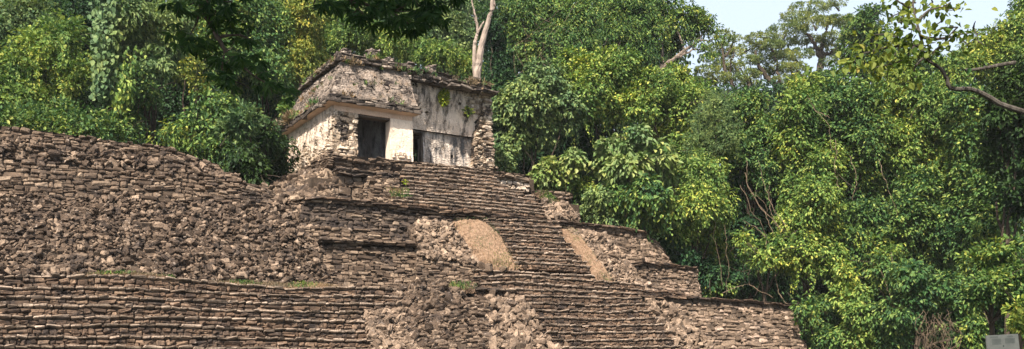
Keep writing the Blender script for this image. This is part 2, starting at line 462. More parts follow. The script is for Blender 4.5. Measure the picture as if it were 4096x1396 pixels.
LS = .7
def crown(M, clumps, leaf=.33, asp=.5, dens=1., droop=.5, sub=.5, core=1.0, spread=1.0, mat=0, coremat=None, gaps=.0, drape=0):
    """clumps: (centre, (rx,ry,rz)).  Leaf sprays set on the shell of each clump, with more leaves inside."""
    leaf = leaf * LS; sub = sub * .86; dens = dens * 1.0; core = core * .7
    for c, r in clumps:
        c = np.array(c); r = np.array(r)
        rm = (r[0] * r[2]) ** .5
        ns = max(6, int(4 * math.pi * rm * rm / (sub * sub * 1.0) * dens))
        r = r * .92; d = nrm(RG.normal(size=(ns, 3)))
        tc = nrm(CAM - c)
        keep = (d @ tc > -.25) | (RG.random(ns) < .4)
        if gaps: keep &= RG.random(ns) > gaps
        d = d[keep]; ns = len(d)
        f = RG.uniform(.72, 1.1, ns)
        sc = c + d * r * f[:, None]
        sc[:, 2] -= .12 * rm * RG.random(ns)
        nl = RG.integers(14, 24, ns)
        idx = np.repeat(np.arange(ns), nl); n = len(idx)
        o = d[idx]
        q = nrm(RG.normal(size=(n, 3)) + o * .8 + Z * .35)
        sr = sub * RG.uniform(.7, 1.25, ns)[idx] * spread
        p = sc[idx] + q * (sr * RG.random(n) ** .45)[:, None] * np.array([1, 1, .75])
        dd = q * .7 + o * .35 - Z * droop + RG.normal(0, .35, (n, 3))
        nn = Z * .75 + o * .55 + RG.normal(0, .38, (n, 3)) + tc * .15
        ln = leaf * RG.uniform(.65, 1.25, n)
        add_leaves(M, p, dd, nn, ln, ln * asp * RG.uniform(.65, 1.25, n), mat)
        if drape:                                     # creeper curtains hanging from the shell
            m = max(1, int(drape * rm * rm * 3)); q = nrm(RG.normal(size=(m, 3)) + tc * .9 - Z * .1)
            for dq in q:
                Ls = rm * RG.uniform(.5, 1.7); kq = max(5, int(Ls / (leaf * .16)))
                sq = np.linspace(0, 1, kq)[:, None]; sw = np.cumsum(RG.normal(0, .02, (kq, 3)), 0)
                p = c + dq * r * 1.03 - Z * Ls * sq + sw + tc * .12 * sq + RG.normal(0, leaf * .28, (kq, 3))
                ln = leaf * RG.uniform(.6, 1.05, kq) * (1 - .35 * sq[:, 0])
                add_leaves(M, p, -Z + RG.normal(0, .5, (kq, 3)), tc + Z * .4 + RG.normal(0, .4, (kq, 3)), ln, ln * asp, mat)
        if core:
            m = int(ns * 6 * core)
            q = nrm(RG.normal(size=(m, 3)))
            p = c + q * r * RG.uniform(.3, .78, (m, 1))
            ln = leaf * RG.uniform(1.2, 2.0, m)
            add_leaves(M, p, RG.normal(size=(m, 3)) - Z * .4, RG.normal(size=(m, 3)) + q, ln, ln * .6, mat if coremat is None else coremat)

def limb(M, a, b, r0, r1, sag=.0, n=9, wig=.12, seg=7):
    a = np.array(a, float); b = np.array(b, float)
    L = np.linalg.norm(b - a)
    s = np.linspace(0, 1, n)
    w = np.cumsum(RG.normal(0, wig * L / n, (n, 3)), 0); w -= s[:, None] * w[-1]
    p = a[None] * (1 - s)[:, None] + b[None] * s[:, None] + w
    p[:, 2] += sag * L * np.sin(s * np.pi)
    tube(M, p, r0 * (1 - s) + r1 * s, seg)

def tree(name, label, cat, clumps, Y, leafmat, leaf=.33, asp=.5, dens=1., droop=.5, sub=.5, core=1., ydepth=1., trunk=.13, wood=None, group=None, gaps=0., spread=1., dy=None, limbs=True, base=None, drape=1.0):
    cl = []
    for i, q in enumerate(clumps):
        x, y, rx, ry = q[:4]; yy = q[4] if len(q) > 4 else Y + RG.uniform(-1.4, 1.4)
        c = aty(x, y, yy); k = yy / F
        cl.append((c, (rx * k * .92, (rx + ry) / 2 * k * ydepth, ry * k * 1.06)))
    cs = np.array([c for c, r in cl])
    if base is None:
        bx, by = cs[:, 0].mean(), cs[:, 1].mean() + .4
    else: bx, by = base
    bz = float(hill(bx, by))
    t = thing(name, label, cat, (bx, by, bz), group)
    M = MB(); crown(M, cl, leaf, asp, dens, droop, sub, core, spread, gaps=gaps, drape=drape if Y < 75 else 0)
    M.build('crown' if cat == 'tree' else 'foliage', leafmat, t)
    W = MB()
    topi = cs[:, 2].argmax(); low = cs[:, 2].min()
    fork = np.array([bx, by, bz + max(.3, (low - bz) * .75)])
    limb(W, (bx, by, bz - .3), fork, trunk, trunk * .75, wig=.1)
    for c in cs:
        limb(W, fork, c + RG.normal(0, .15, 3), trunk * .55, trunk * .12, .05, wig=.18, seg=5)
        if limbs:
            for _ in range(3):
                limb(W, c, c + RG.normal(0, .8, 3), trunk * .14, .015, 0, 6, .2, 4)
    W.build('trunk' if cat == 'tree' else 'stem', wood or W_bark, t)
    return t

# ------------------------------------------------------------------ camera, light, sky
cam = bpy.data.cameras.new('camera'); co = bpy.data.objects.new('camera', cam); col.objects.link(co)
co.location = (0, 0, EYE); co.rotation_euler = (math.radians(90), 0, 0)
cam.sensor_width = 36; cam.lens = F / 4096 * 36; cam.shift_y = (YH - 698) / 4096
cam.clip_end = 3000; cam.clip_start = .1
scene.camera = co

S = np.array([-.33, -.94, .0]); ELEV = math.radians(50)
S = nrm(S) * math.cos(ELEV) + Z * math.sin(ELEV)
sun = bpy.data.lights.new('sun', 'SUN'); so = bpy.data.objects.new('sun', sun); col.objects.link(so)
sun.energy = 5.0; sun.angle = math.radians(.55); sun.color = (1, .89, .76)
so.rotation_euler = Vector(S).to_track_quat('Z', 'Y').to_euler(); so.location = (0, 0, 60)
w = bpy.data.worlds.new('World'); scene.world = w; w.use_nodes = True
nt = w.node_tree; bg = nt.nodes['Background']
sky = nt.nodes.new('ShaderNodeTexSky'); sky.sky_type = 'NISHITA'; sky.sun_disc = False
sky.sun_elevation = ELEV; sky.sun_rotation = math.atan2(S[0], S[1])
sky.air_density = 1.0; sky.dust_density = 8.0; sky.ozone_density = 1.0
tc_ = nt.nodes.new('ShaderNodeTexCoord'); sp_ = nt.nodes.new('ShaderNodeSeparateXYZ'); nt.links.new(tc_.outputs['Generated'], sp_.inputs[0])
hz = ramp(nt, sp_.outputs['Z'], [(.0, .8), (.37, .76), (.47, 0)])      # milky haze low in the sky
skc = mix(nt, hz, sky.outputs[0], (7.6, 8.9, 10.5))
nt.links.new(skc, bg.inputs[0]); bg.inputs[1].default_value = .066
vs = scene.view_settings
vs.view_transform = 'Standard'; vs.look = 'None'; vs.exposure = 1.05; vs.gamma = 1
scene.cycles.max_bounces = 6; scene.cycles.diffuse_bounces = 2; scene.cycles.transparent_max_bounces = 4
scene.cycles.use_denoising = True

# ------------------------------------------------------------------ air
def haze(d):
    m = bpy.data.materials.new('pale air'); m.use_nodes = True; t = m.node_tree; t.nodes.clear()
    o = t.nodes.new('ShaderNodeOutputMaterial'); v = t.nodes.new('ShaderNodeVolumePrincipled')
    v.inputs['Color'].default_value = (.88, .94, 1, 1); v.inputs['Density'].default_value = d; v.inputs['Anisotropy'].default_value = .0
    t.links.new(v.outputs[0], o.inputs['Volume'])
    M = MB(); p = [(x, y, z) for z in (-1.6, 62) for x, y in ((-275, -75), (335, -75), (335, 535), (-275, 535))]
    M.add(p, np.array([[3, 2, 1, 0], [4, 5, 6, 7], [0, 1, 5, 4], [1, 2, 6, 5], [2, 3, 7, 6], [3, 0, 4, 7]]))
    tag(M.build('haze', m), kind='stuff')
HAZE = .0002
if HAZE: haze(HAZE)

# ------------------------------------------------------------------ ground
M = MB()
xs = np.linspace(-260, 320, 117); ys = np.linspace(-60, 520, 117)
gx, gy = np.meshgrid(xs, ys)
gz = hill(gx, gy) + .25 * np.sin(gx * .21) * np.sin(gy * .17)
M.add(np.stack([gx.ravel(), gy.ravel(), gz.ravel()], 1), grid_faces(116, 116))
tag(M.build('ground', M_ground), kind='structure')

# ================================================================== PYRAMID
MS = [M_step, M_mortar]
pyr = thing('stepped_pyramid', 'grey brown stone stepped pyramid with a broad central stairway under the temple', 'pyramid', uvz(7, -5, 0))

def part(name, parent, mats, fn, label=None):
    M = MB(); fn(M); o = M.build(name, mats, parent)
    if label: o['label'] = label
    return o

def wall(name, parent, m, top, bot, **kw):
    return part(name, parent, [m, M_mortar], lambda M: masonry(M, px(top), px(bot), **kw))

def flight(parent, m, rows, vs_, ch, sl, ncap=1, batter=.06, caph=.12, depth=.34, tread=.6):
    """rows: list of pixel polylines of the upper edge of each step; each step reaches down to the next row"""
    for k in range(len(rows) - 1):
        top = [at(x, y, vs_[k]) for x, y in rows[k]]
        x0, x1 = rows[k][0][0], rows[k][-1][0]
        nb = np.array(rows[k + 1], float)
        bx = np.linspace(x0, x1, 12)
        zb = np.interp(bx, nb[:, 0], nb[:, 1])
        bot = [at(x, y + 3, vs_[k] - batter) for x, y in zip(bx, zb)]
        M = MB()
        Tp, Bp = Poly(top), Poly(bot)
        # a proud rounded capping course, then the smaller stones of the riser
        H = np.linalg.norm(Tp([.5]) - Bp([.5]))
        f = min(.5, caph / H)
        q = np.linspace(0, 1, 14)
        midl = Tp(q) * (1 - f) + Bp(q) * f
        wv = np.cumsum(RG.normal(0, .012, 14)); wv -= np.linspace(wv[0], wv[-1], 14)
        midl[:, 2] += wv
        tl = Tp(q); tl[:, 2] += wv
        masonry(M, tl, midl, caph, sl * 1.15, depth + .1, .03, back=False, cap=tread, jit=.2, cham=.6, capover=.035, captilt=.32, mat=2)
        masonry(M, midl, Bp(q), ch, sl * .85, depth, .025, jit=.24, cham=.36)
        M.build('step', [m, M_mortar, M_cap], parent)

def arr(a, b, n): return list(np.linspace(a, b, n))

# --- top plinth in front of the temple
wall('plinth', pyr, M_wall, [(1329, 613, -.75), (1480, 628, -.75), (1650, 645, -.75), (1780, 655, -.75), (1950, 676, -.75), (2122, 700, -.75)],
     [(1331, 638, -.78), (1480, 655, -.78), (1650, 673, -.78), (1780, 680, -.78), (1950, 702, -.78), (2122, 722, -.78)], ch=.16, sl=.5, rough=.03, cap=1.2, depth=.45)
wall('plinth', pyr, M_wall, [(1338, 637, -.6), (1480, 654, -.6), (1650, 673, -.6), (1720, 680, -.6)],
     [(1338, 676, -.65), (1480, 690, -.65), (1650, 705, -.65), (1720, 712, -.65)], ch=.2, sl=.42)
wall('plinth', pyr, M_cream, [(1960, 700, -.6), (2120, 720, -.6)], [(1958, 745, -.65), (2122, 765, -.65)], ch=.24, sl=.45)
# return of the plinth along the temple's left side
part('plinth', pyr, [M_wall, M_mortar], lambda M: masonry(M, [uvz(-.55, -.75, 11.5), uvz(-.3, 7.8, 11.25)], [uvz(-.6, -.75, 10.7), uvz(-.5, 7.8, 9.6)], .2, .4))
# --- second moulding and its wall
wall('moulding', pyr, M_dark, [(1352, 669, -1.45), (1463, 682, -1.45), (1560, 692, -1.45), (1640, 700, -1.45)],
     [(1354, 694, -1.42), (1463, 706, -1.42), (1560, 716, -1.42), (1640, 722, -1.42)], ch=.16, sl=.5, cap=1., depth=.45)
part('moulding', pyr, [M_dark, M_mortar], lambda M: masonry(M, [at(1352, 669, -1.45), at(1310, 700, .1), at(1269, 728, 1.5)], [at(1354, 694, -1.42), at(1314, 722, .1), at(1273, 746, 1.5)], .15, .4, .45, .05, cap=.8))
wall('terrace_wall', pyr, M_wall, [(1334, 700, -1.15), (1463, 706, -1.15), (1500, 710, -1.15)], [(1326, 796, -1.3), (1463, 806, -1.3), (1500, 812, -1.3)], ch=.3, sl=.5, rough=.05, cham=.2)
part('terrace_wall', pyr, [M_wall, M_mortar], lambda M: masonry(M, [at(1334, 705, -1.15), at(1262, 748, 1.6)], [at(1326, 798, -1.3), at(1235, 800, 1.2)], .22, .35, .3, .07))
# --- broken block beside the upper stair
wall('stair_cheek', pyr, M_wall, [(1470, 706, -1.5), (1530, 706, -1.6), (1600, 716, -1.7)], [(1452, 800, -2.7), (1530, 812, -2.9), (1600, 826, -3.0)], ch=.13, sl=.3, rough=.07, jit=.25)
wall('stair_cheek', pyr, M_dark, [(1535, 728, -1.85), (1630, 738, -1.85)], [(1540, 756, -1.8), (1632, 762, -1.8)], ch=.14, sl=.3, rough=.1, jit=.25, depth=.5, cap=.5)
# --- upper stair
up0 = [(1700, 672), (1780, 662), (1900, 676), (1962, 686)]
rowsU = []
nU = 12
for k in range(nU + 1):
    f = k / nU
    xl = np.interp(f, [0, .08, .2, .35, .5, .75, 1], [1690, 1625, 1600, 1612, 1640, 1600, 1560])
    xr = np.interp(f, [0, .3, .45, .5, .75, 1], [1965, 2010, 2125, 2140, 2190, 2330])
    yl = np.interp(f, [0, 1], [np.interp(xl, [1600, 1780], [652, 656]), np.interp(xl, [1560, 1700], [810, 828])])
    yr = np.interp(f, [0, 1], [np.interp(xr, [1900, 2330], [672, 728]), np.interp(xr, [1900, 2330], [842, 884])])
    ym = np.interp(f, [0, 1], [np.interp((xl + xr) / 2, [1780, 2330], [658, 728]), np.interp((xl + xr) / 2, [1560, 1900, 2330], [808, 842, 884])])
    rowsU.append([(xl, yl), ((xl + xr) / 2, ym), (xr, yr)])
stU = thing('upper_stairway', None, None, (0, 0, 0)); stU.parent = pyr
stU.location = tuple(-np.array(pyr.location))
flight(stU, M_step, rowsU, arr(-.95, -3.15, nU + 1), .13, .31, caph=.085, tread=.45, depth=.3)
# --- small wall right of the upper stair
wall('terrace_wall', pyr, M_wall, [(2140, 758, -1.9), (2215, 763, -1.9), (2294, 772, -1.9)], [(2142, 786, -1.92), (2215, 793, -1.92), (2294, 799, -1.92)], ch=.16, sl=.5, cap=2, depth=.45)
wall('terrace_wall', pyr, M_wall, [(2160, 790, -1.7), (2286, 798, -1.7)], [(2180, 850, -1.8), (2282, 850, -1.8)], ch=.2, sl=.4)
# --- first cornice, all along the front
C1 = [(1216, 788), (1300, 790), (1380, 795), (1470, 803), (1562, 813), (1650, 825), (1750, 838), (1900, 845), (2050, 861), (2240, 882), (2420, 899), (2520, 911), (2590, 924)]
wall('cornice', pyr, M_step, [(x, y, -3.3) for x, y in C1], [(x, y + 11, -3.28) for x, y in C1], ch=.13, sl=.7, depth=.6, rough=.03, cap=2.2)
wall('cornice', pyr, M_wall, [(x, y + 11, -3.2) for x, y in C1], [(x, y + 21, -3.2) for x, y in C1], ch=.12, sl=.45, depth=.5, rough=.03)
# --- wall below it, left of the middle stair
wall('terrace_wall', pyr, M_dark, [(1214, 806, -3.05), (1300, 810, -3.05), (1420, 817, -3.05), (1562, 834, -3.05), (1700, 855, -3.05), (1800, 866, -3.05), (1950, 872, -3.05)],
     [(1188, 965, -3.8), (1300, 965, -3.8), (1420, 968, -3.8), (1562, 975, -3.8), (1690, 980, -3.8), (1800, 900, -3.3), (1950, 884, -3.1)], ch=.15, sl=.31, rough=.05, jit=.2)
# lower ledge of that wall
wall('terrace_wall', pyr, M_wall, [(1205, 903, -3.75), (1300, 905, -3.8), (1420, 915, -3.8), (1560, 928, -3.85)], [(1180, 970, -4.1), (1300, 965, -4.1), (1420, 970, -4.1), (1570, 980, -4.1)], ch=.17, sl=.42, rough=.06, cap=.4, jit=.2)
C2 = [(1284, 954), (1357, 956), (1493, 964), (1600, 969), (1672, 973)]
wall('cornice', pyr, M_wall, [(x, y, -4.5) for x, y in C2], [(x, y + 17, -4.45) for x, y in C2], ch=.13, sl=.5, depth=.6, rough=.05, cap=.9)
wall('terrace_wall', pyr, M_wall, [(1286, 975, -4.15), (1400, 978, -4.15), (1500, 984, -4.15), (1674, 990, -4.15)],
     [(1262, 1150, -5.0), (1400, 1152, -5.0), (1500, 1153, -5.0), (1674, 1152, -5.0)], ch=.16, sl=.31, rough=.05, jit=.18, cham=.28)
# --- left cheek of the middle stair: rough masonry below, loose stones above
wall('stair_cheek', pyr, M_wall, [(1632, 900, -3.6), (1648, 930, -3.9), (1668, 975, -4.3)], [(1690, 900, -3.7), (1700, 980, -4.4), (1720, 1060, -5.2)], ch=.2, sl=.3, rough=.07, jit=.22)
wall('stair_cheek', pyr, M_wall, [(1667, 1000, -4.7), (1740, 1020, -4.9), (1820, 1030, -5.0), (1915, 1052, -5.1)], [(1664, 1150, -5.8), (1740, 1150, -5.85), (1830, 1145, -5.9), (1950, 1132, -5.9)], ch=.15, sl=.33, rough=.05, jit=.2)
# --- middle stair
rowsM = []
Lm = [(878, 1937), (896, 1948), (915, 1975), (938, 1988), (960, 2005), (985, 2022), (1007, 2035), (1030, 2040), (1052, 2055), (1073, 2070)]
Rm = [(888, 2240), (908, 2250), (928, 2250), (950, 2262), (972, 2285), (1000, 2300), (1024, 2336), (1048, 2360), (1070, 2388), (1093, 2400)]
for (yl, xl), (yr, xr) in zip(Lm, Rm):
    rowsM.append([(xl, yl), ((xl + xr) / 2, (yl + yr) / 2 + RG.uniform(-3, 2)), (xr, yr)])
nM = len(rowsM)
stM = thing('middle_stairway', None, None); stM.parent = pyr; stM.location = tuple(-np.array(pyr.location))
flight(stM, M_step, rowsM, arr(-3.45, -5.5, nM), .15, .30, caph=.09, tread=.5)
# wide steps below it
rowsW = [[(1890, 1079), (1990, 1082), (2069, 1084), (2240, 1095), (2420, 1108)],
         [(1895, 1108), (1990, 1105), (2069, 1103), (2240, 1117), (2440, 1128), (2580, 1140)],
         [(1925, 1133), (2069, 1130), (2240, 1140), (2440, 1150), (2575, 1162)],
         [(1900, 1155), (2069, 1156), (2240, 1163), (2440, 1170), (2566, 1176)],
         [(2096, 1183), (2240, 1186), (2440, 1192), (2570, 1192)]]
flight(stM, M_step, rowsW, [-5.6, -5.85, -6.1, -6.45, -6.75], .15, .31, caph=.09, tread=.5)
# --- lower stair
rowsL = [[(2096, 1183), (2240, 1186), (2440, 1192), (2570, 1191)], [(2112, 1210), (2240, 1213), (2440, 1220), (2597, 1216)],
         [(2112, 1240), (2240, 1243), (2440, 1248), (2612, 1243)], [(2139, 1270), (2300, 1272), (2440, 1276), (2640, 1269)],
         [(2166, 1298), (2300, 1300), (2500, 1302), (2664, 1296)], [(2187, 1328), (2300, 1330), (2500, 1332), (2692, 1325)],
         [(2194, 1357), (2400, 1360), (2710, 1356)], [(2221, 1389), (2400, 1390), (2725, 1384)],
         [(2240, 1420), (2740, 1414)], [(2250, 1450), (2750, 1445)], [(2250, 1482), (2760, 1476)], [(2250, 1515), (2760, 1510)]]
stL = thing('lower_stairway', None, None); stL.parent = pyr; stL.location = tuple(-np.array(pyr.location))
flight(stL, M_step, rowsL, arr(-6.8, -10.6, len(rowsL)), .15, .30, caph=.09, tread=.6)
# --- pier of stacked stones left of the lower stair
wall('stair_cheek', pyr, M_rub, [(1862, 1185, -6.7), (1900, 1180, -6.7), (1965, 1190, -6.8)], [(1866, 1440, -9.6), (1930, 1440, -9.6), (1985, 1440, -9.6)], ch=.13, sl=.3, rough=.06, jit=.2)
wall('stair_cheek', pyr, M_rub, [(1790, 1250, -7.6), (1866, 1215, -7.3)], [(1660, 1440, -9.9), (1868, 1440, -9.9)], ch=.15, sl=.34, rough=.08, jit=.25)
# ledge with a deep shadow above the rubble right of the pier
wall('cornice', pyr, M_dark, [(1905, 1146, -6.6), (2070, 1158, -6.6)], [(1905, 1162, -6.6), (2070, 1170, -6.6)], ch=.12, sl=.5, depth=.7, cap=.5)
wall('terrace_wall', pyr, M_dark, [(1900, 1160, -6.2), (2100, 1172, -6.2)], [(1900, 1200, -6.3), (2100, 1200, -6.3)], ch=.16, sl=.3)
# --- right side terraces
wall('terrace_wall', pyr, M_warm, [(2236, 900, -3.05), (2330, 908, -3.05), (2420, 916, -3.05), (2520, 929, -3.05), (2600, 940, -3.05), (2632, 962, -3.05), (2655, 995, -3.05), (2680, 1040, -3.05)],
     [(2300, 930, -3.3), (2400, 990, -3.7), (2470, 1040, -3.85), (2530, 1056, -3.9), (2600, 1058, -3.9), (2650, 1060, -3.85), (2670, 1061, -3.8), (2690, 1062, -3.7)], ch=.17, sl=.33, rough=.05, jit=.2, cap=1.5)
C2R = [(2536, 1049), (2620, 1052), (2713, 1058), (2792, 1070)]
wall('cornice', pyr, M_step, [(x, y, -4.5) for x, y in C2R], [(x, y + 12, -4.5) for x, y in C2R], ch=.14, sl=.6, depth=.6, cap=1.5)
wall('terrace_wall', pyr, M_warm, [(2500, 1060, -4.25), (2620, 1063, -4.25), (2713, 1069, -4.25), (2790, 1080, -4.25)],
     [(2560, 1185, -5.0), (2640, 1188, -5.0), (2713, 1192, -5.0), (2810, 1196, -5.0)], ch=.17, sl=.34, rough=.05, jit=.2)
wall('terrace_wall', pyr, M_step, [(2570, 1160, -5.6), (2640, 1160, -5.6), (2745, 1170, -5.6)], [(2570, 1190, -5.7), (2640, 1192, -5.7), (2750, 1196, -5.7)], ch=.15, sl=.5, cap=.7)
C3R = [(2568, 1179), (2650, 1183), (2793, 1187), (2900, 1194), (3030, 1203), (3120, 1210), (3194, 1216)]
wall('cornice', pyr, M_step, [(x, y, -6.8) for x, y in C3R], [(x, y + 10, -6.8) for x, y in C3R], ch=.14, sl=.7, depth=.7, cap=2.2)
wall('terrace_wall', pyr, M_warm, [(2570, 1190, -6.5), (2650, 1193, -6.5), (2793, 1197, -6.5), (2900, 1204, -6.5), (3030, 1213, -6.5), (3190, 1226, -6.5)],
     [(2650, 1352, -7.5), (2720, 1352, -7.5), (2800, 1352, -7.5), (2920, 1352, -7.5), (3050, 1354, -7.5), (3202, 1360, -7.5)], ch=.18, sl=.36, rough=.05, jit=.2, cham=.26)
wall('terrace_wall', pyr, M_warm, [(2700, 1346, -7.9), (2912, 1346, -7.9), (3050, 1352, -7.9), (3228, 1359, -7.9)], [(2700, 1395, -8.2), (2912, 1395, -8.2), (3050, 1398, -8.2), (3232, 1402, -8.2)], ch=.26, sl=.5, rough=.06, cap=.9, jit=.18)
wall('terrace_wall', pyr, M_warm, [(2700, 1392, -8.4), (2912, 1393, -8.4), (3240, 1400, -8.4)], [(2700, 1530, -9), (2912, 1530, -9), (3260, 1530, -9)], ch=.26, sl=.5, rough=.06, cap=.9)
# returns at the right ends of the terraces
for (x, y0, y1, va, vb) in ((2600, 940, 1050, -3.05, 4), (2790, 1075, 1190, -4.25, 3), (3192, 1222, 1420, -6.5, 2)):
    a = at(x, y0, va); b = at(x + 14, y1, va - .7)
    part('terrace_wall', pyr, [M_warm, M_mortar], lambda M: masonry(M, [a, a + V * (vb - va)], [b, b + V * (vb - va)], .22, .45, out=U))
# solid fill inside
def core(M):
    def box(u0, u1, v0, v1, z0, z1):
        p = [uvz(u, v, z) for z in (z0, z1) for u, v in ((u0, v0), (u1, v0), (u1, v1), (u0, v1))]
        M.add(p, np.array([[0, 1, 5, 4], [1, 2, 6, 5], [2, 3, 7, 6], [3, 0, 4, 7], [4, 5, 6, 7]]))
    box(-.2, 11.5, -.2, 8, 6, 11.3); box(-1.5, 14, -1, 9, 4, 10.0); box(-2.0, 16.6, -2.3, 10, 3, 8.3)
    box(-2.2, 19.2, -3.4, 10.5, 2, 6.2); box(-2, 24.6, -5.6, 11, 0, 4.0)
part('core', pyr, M_mortar, core)

# ================================================================== LEFT RUIN
lt = thing('ruined_terrace', 'long ruined stone terrace with broken walls above low steps left of the pyramid', 'ruin', uvz(-12, -4, 0))
wall('upper_wall', lt, M_wall, [(-60, 492, -1.2), (0, 500, -1.2), (84, 508, -1.2), (167, 520, -1.2), (319, 541, -1.2), (498, 567, -1.2), (600, 577, -1.2), (654, 577, -1.2), (703, 589, -1.2)],
     [(-60, 560, -1.4), (0, 565, -1.4), (84, 572, -1.4), (167, 580, -1.4), (319, 594, -1.4), (498, 606, -1.4), (600, 612, -1.4), (654, 615, -1.4), (703, 617, -1.4)], ch=.165, sl=.31, rough=.06, jit=.22, cap=4)
wall('middle_wall', lt, M_wall, [(-60, 626, -2.0), (0, 631, -2.0), (170, 640, -2.0), (319, 656, -2.0), (470, 666, -2.0), (600, 679, -2.0), (697, 681, -2.0), (859, 705, -2.0), (958, 719, -2.0), (1018, 739, -2.0), (1060, 747, -2.0), (1090, 765, -2.0), (1120, 786, -2.0)],
     [(-60, 775, -2.5), (0, 778, -2.5), (170, 785, -2.5), (319, 792, -2.5), (470, 797, -2.5), (600, 800, -2.5), (697, 803, -2.5), (859, 806, -2.5), (958, 808, -2.5), (1018, 810, -2.5), (1060, 812, -2.5), (1090, 812, -2.5), (1120, 812, -2.5)], ch=.165, sl=.31, rough=.045, jit=.22, cap=.8)
wall('middle_wall', lt, M_wall, [(880, 655, -1.3), (690, 600, -1.3), (640, 590, -1.3)], [(890, 712, -1.9), (700, 690, -1.9), (640, 686, -1.9)], ch=.18, sl=.36, rough=.08, jit=.25, cap=2)
wall('middle_wall', lt, M_pale, [(890, 684, -1.5), (935, 684, -1.5), (955, 697, -1.5)], [(880, 716, -1.7), (935, 718, -1.7), (965, 722, -1.7)], ch=.1, sl=.45, rough=.07, jit=.22, cap=1)
wall('middle_wall', lt, M_pale, [(1030, 738, -1.8), (1056, 730, -1.8), (1078, 744, -1.8)], [(1020, 775, -2.0), (1056, 780, -2.0), (1100, 780, -2.0)], ch=.13, sl=.35, rough=.07, jit=.25, cap=1)
# left steps
rowsF = [[(-60, 1106), (0, 1104), (330, 1104), (480, 1102), (700, 1114), (900, 1134), (1150, 1155), (1300, 1154), (1430, 1147), (1592, 1160)],
         [(-60, 1151), (0, 1150), (350, 1147), (620, 1158), (900, 1173), (1250, 1189), (1420, 1184), (1592, 1187)],
         [(-60, 1190), (0, 1189), (450, 1186), (700, 1199), (1100, 1214), (1592, 1215)],
         [(-60, 1221), (0, 1221), (500, 1226), (700, 1232), (1100, 1246), (1455, 1249)],
         [(-60, 1263), (0, 1263), (550, 1266), (700, 1268), (1100, 1278), (1470, 1283)],
         [(-60, 1306), (0, 1306), (500, 1307), (700, 1306), (1200, 1322), (1485, 1327)],
         [(-60, 1349), (0, 1349), (400, 1346), (700, 1345), (1200, 1357), (1505, 1363)],
         [(-60, 1388), (0, 1388), (700, 1389), (1515, 1399)], [(-60, 1425), (700, 1427), (1515, 1434)], [(-60, 1465), (700, 1466), (1515, 1470)], [(-60, 1505), (700, 1506), (1515, 1510)], [(-60, 1545), (700, 1545), (1515, 1550)]]
flight(lt, M_step, rowsF, arr(-6.6, -11, len(rowsF)), .15, .31, caph=.10, tread=.7, depth=.4)
def lcore(M):
    def box(u0, u1, v0, v1, z0, z1):
        p = [uvz(u, v, z) for z in (z0, z1) for u, v in ((u0, v0), (u1, v0), (u1, v1), (u0, v1))]
        M.add(p, np.array([[0, 1, 5, 4], [1, 2, 6, 5], [2, 3, 7, 6], [3, 0, 4, 7], [4, 5, 6, 7]]))
    box(-26, -2, -1.6, 6, 0, 7.6); box(-26, -2, -3.6, 6, 0, 6.4); box(-26, 0, -6, 6, 0, 4.0)
part('core', lt, M_mortar, lcore)

# ================================================================== RUBBLE (stuff) and loose rocks
def rub(name, label, m, fn):
    M = MB(); fn(M); o = M.build(name, [m, M_mortar, M_earth]); tag(o, label, 'rubble', kind='stuff')
rub('rubble', 'broad slope of tumbled grey brown stones below the left terrace wall', M_rub, lambda M: (
    tumbled(M, px([(-60, 775, -2.5), (0, 778, -2.5), (170, 786, -2.5), (319, 793, -2.5), (470, 798, -2.5), (697, 803, -2.5), (859, 806, -2.5), (1018, 811, -2.5), (1110, 812, -2.5), (1216, 815, -2.6)]),
           px([(-60, 1106, -6.3), (0, 1106, -6.3), (170, 1106, -6.3), (319, 1104, -6.3), (470, 1104, -6.3), (697, 1116, -6.3), (859, 1130, -6.3), (1018, 1144, -6.2), (1150, 1152, -6.1), (1330, 1148, -5.6)]),
           ch=.17, sl=.25, size=.22, cover=.85, rough=.09, take=110, area='left')))
rub('rubble', 'dark band of broken stones between the two left terrace walls', M_rub, lambda M: (
    tumbled(M, px([(-60, 556, -1.4), (0, 560, -1.4), (167, 576, -1.4), (319, 590, -1.4), (498, 604, -1.4), (654, 613, -1.4), (760, 640, -1.4), (880, 690, -1.5)]),
           px([(-60, 636, -1.85), (0, 640, -1.85), (167, 650, -1.85), (319, 662, -1.85), (498, 672, -1.85), (654, 684, -1.85), (760, 696, -1.85), (900, 716, -1.85)]), ch=.19, sl=.27, size=.24, cover=1.0, rough=.12, take=30, area='band')))
rub('rubble', 'grey stones slumped at the foot of the temple side wall', M_wall, lambda M: (
    rubble(M, px([(1096, 752, 3.0), (1144, 722, 3.5), (1240, 690, 1.8), (1316, 664, 0)]), px([(1085, 812, -2.2), (1130, 812, -2.4), (1200, 804, -2.6), (1330, 796, -1.6)]), size=.36, cover=2.4, rough=.1, take=12, area='side')))
rub('rubble', 'pale stones spilling down the left flank of the middle stair', M_pale, lambda M: (
    rubble(M, px([(1660, 890, -3.7), (1720, 888, -3.7), (1800, 888, -3.6)]), px([(1690, 1030, -5.1), (1800, 1045, -5.2), (1925, 1056, -5.2)]), size=.26, cover=2.2, rough=.08, take=30, area='flank', flat=1.2)))
rub('rubble', 'pale stones spilling down the right flank of the middle stair', M_pale, lambda M: (
    rubble(M, px([(2284, 922, -3.5), (2380, 928, -3.4), (2440, 950, -3.4)]), px([(2440, 1132, -5.8), (2510, 1132, -5.5), (2590, 1165, -5.5)]), size=.25, cover=2.2, rough=.08, take=20, area='rflank', flat=1.2)))
rub('rubble', 'small stones on the slope right of the upper stair', M_pale, lambda M: (
    rubble(M, px([(2170, 800, -2.2), (2240, 800, -2.0), (2284, 835, -1.9)]), px([(2190, 870, -3.0), (2260, 880, -3.2), (2322, 880, -3.2)]), size=.3, cover=2.0, rough=.1)))
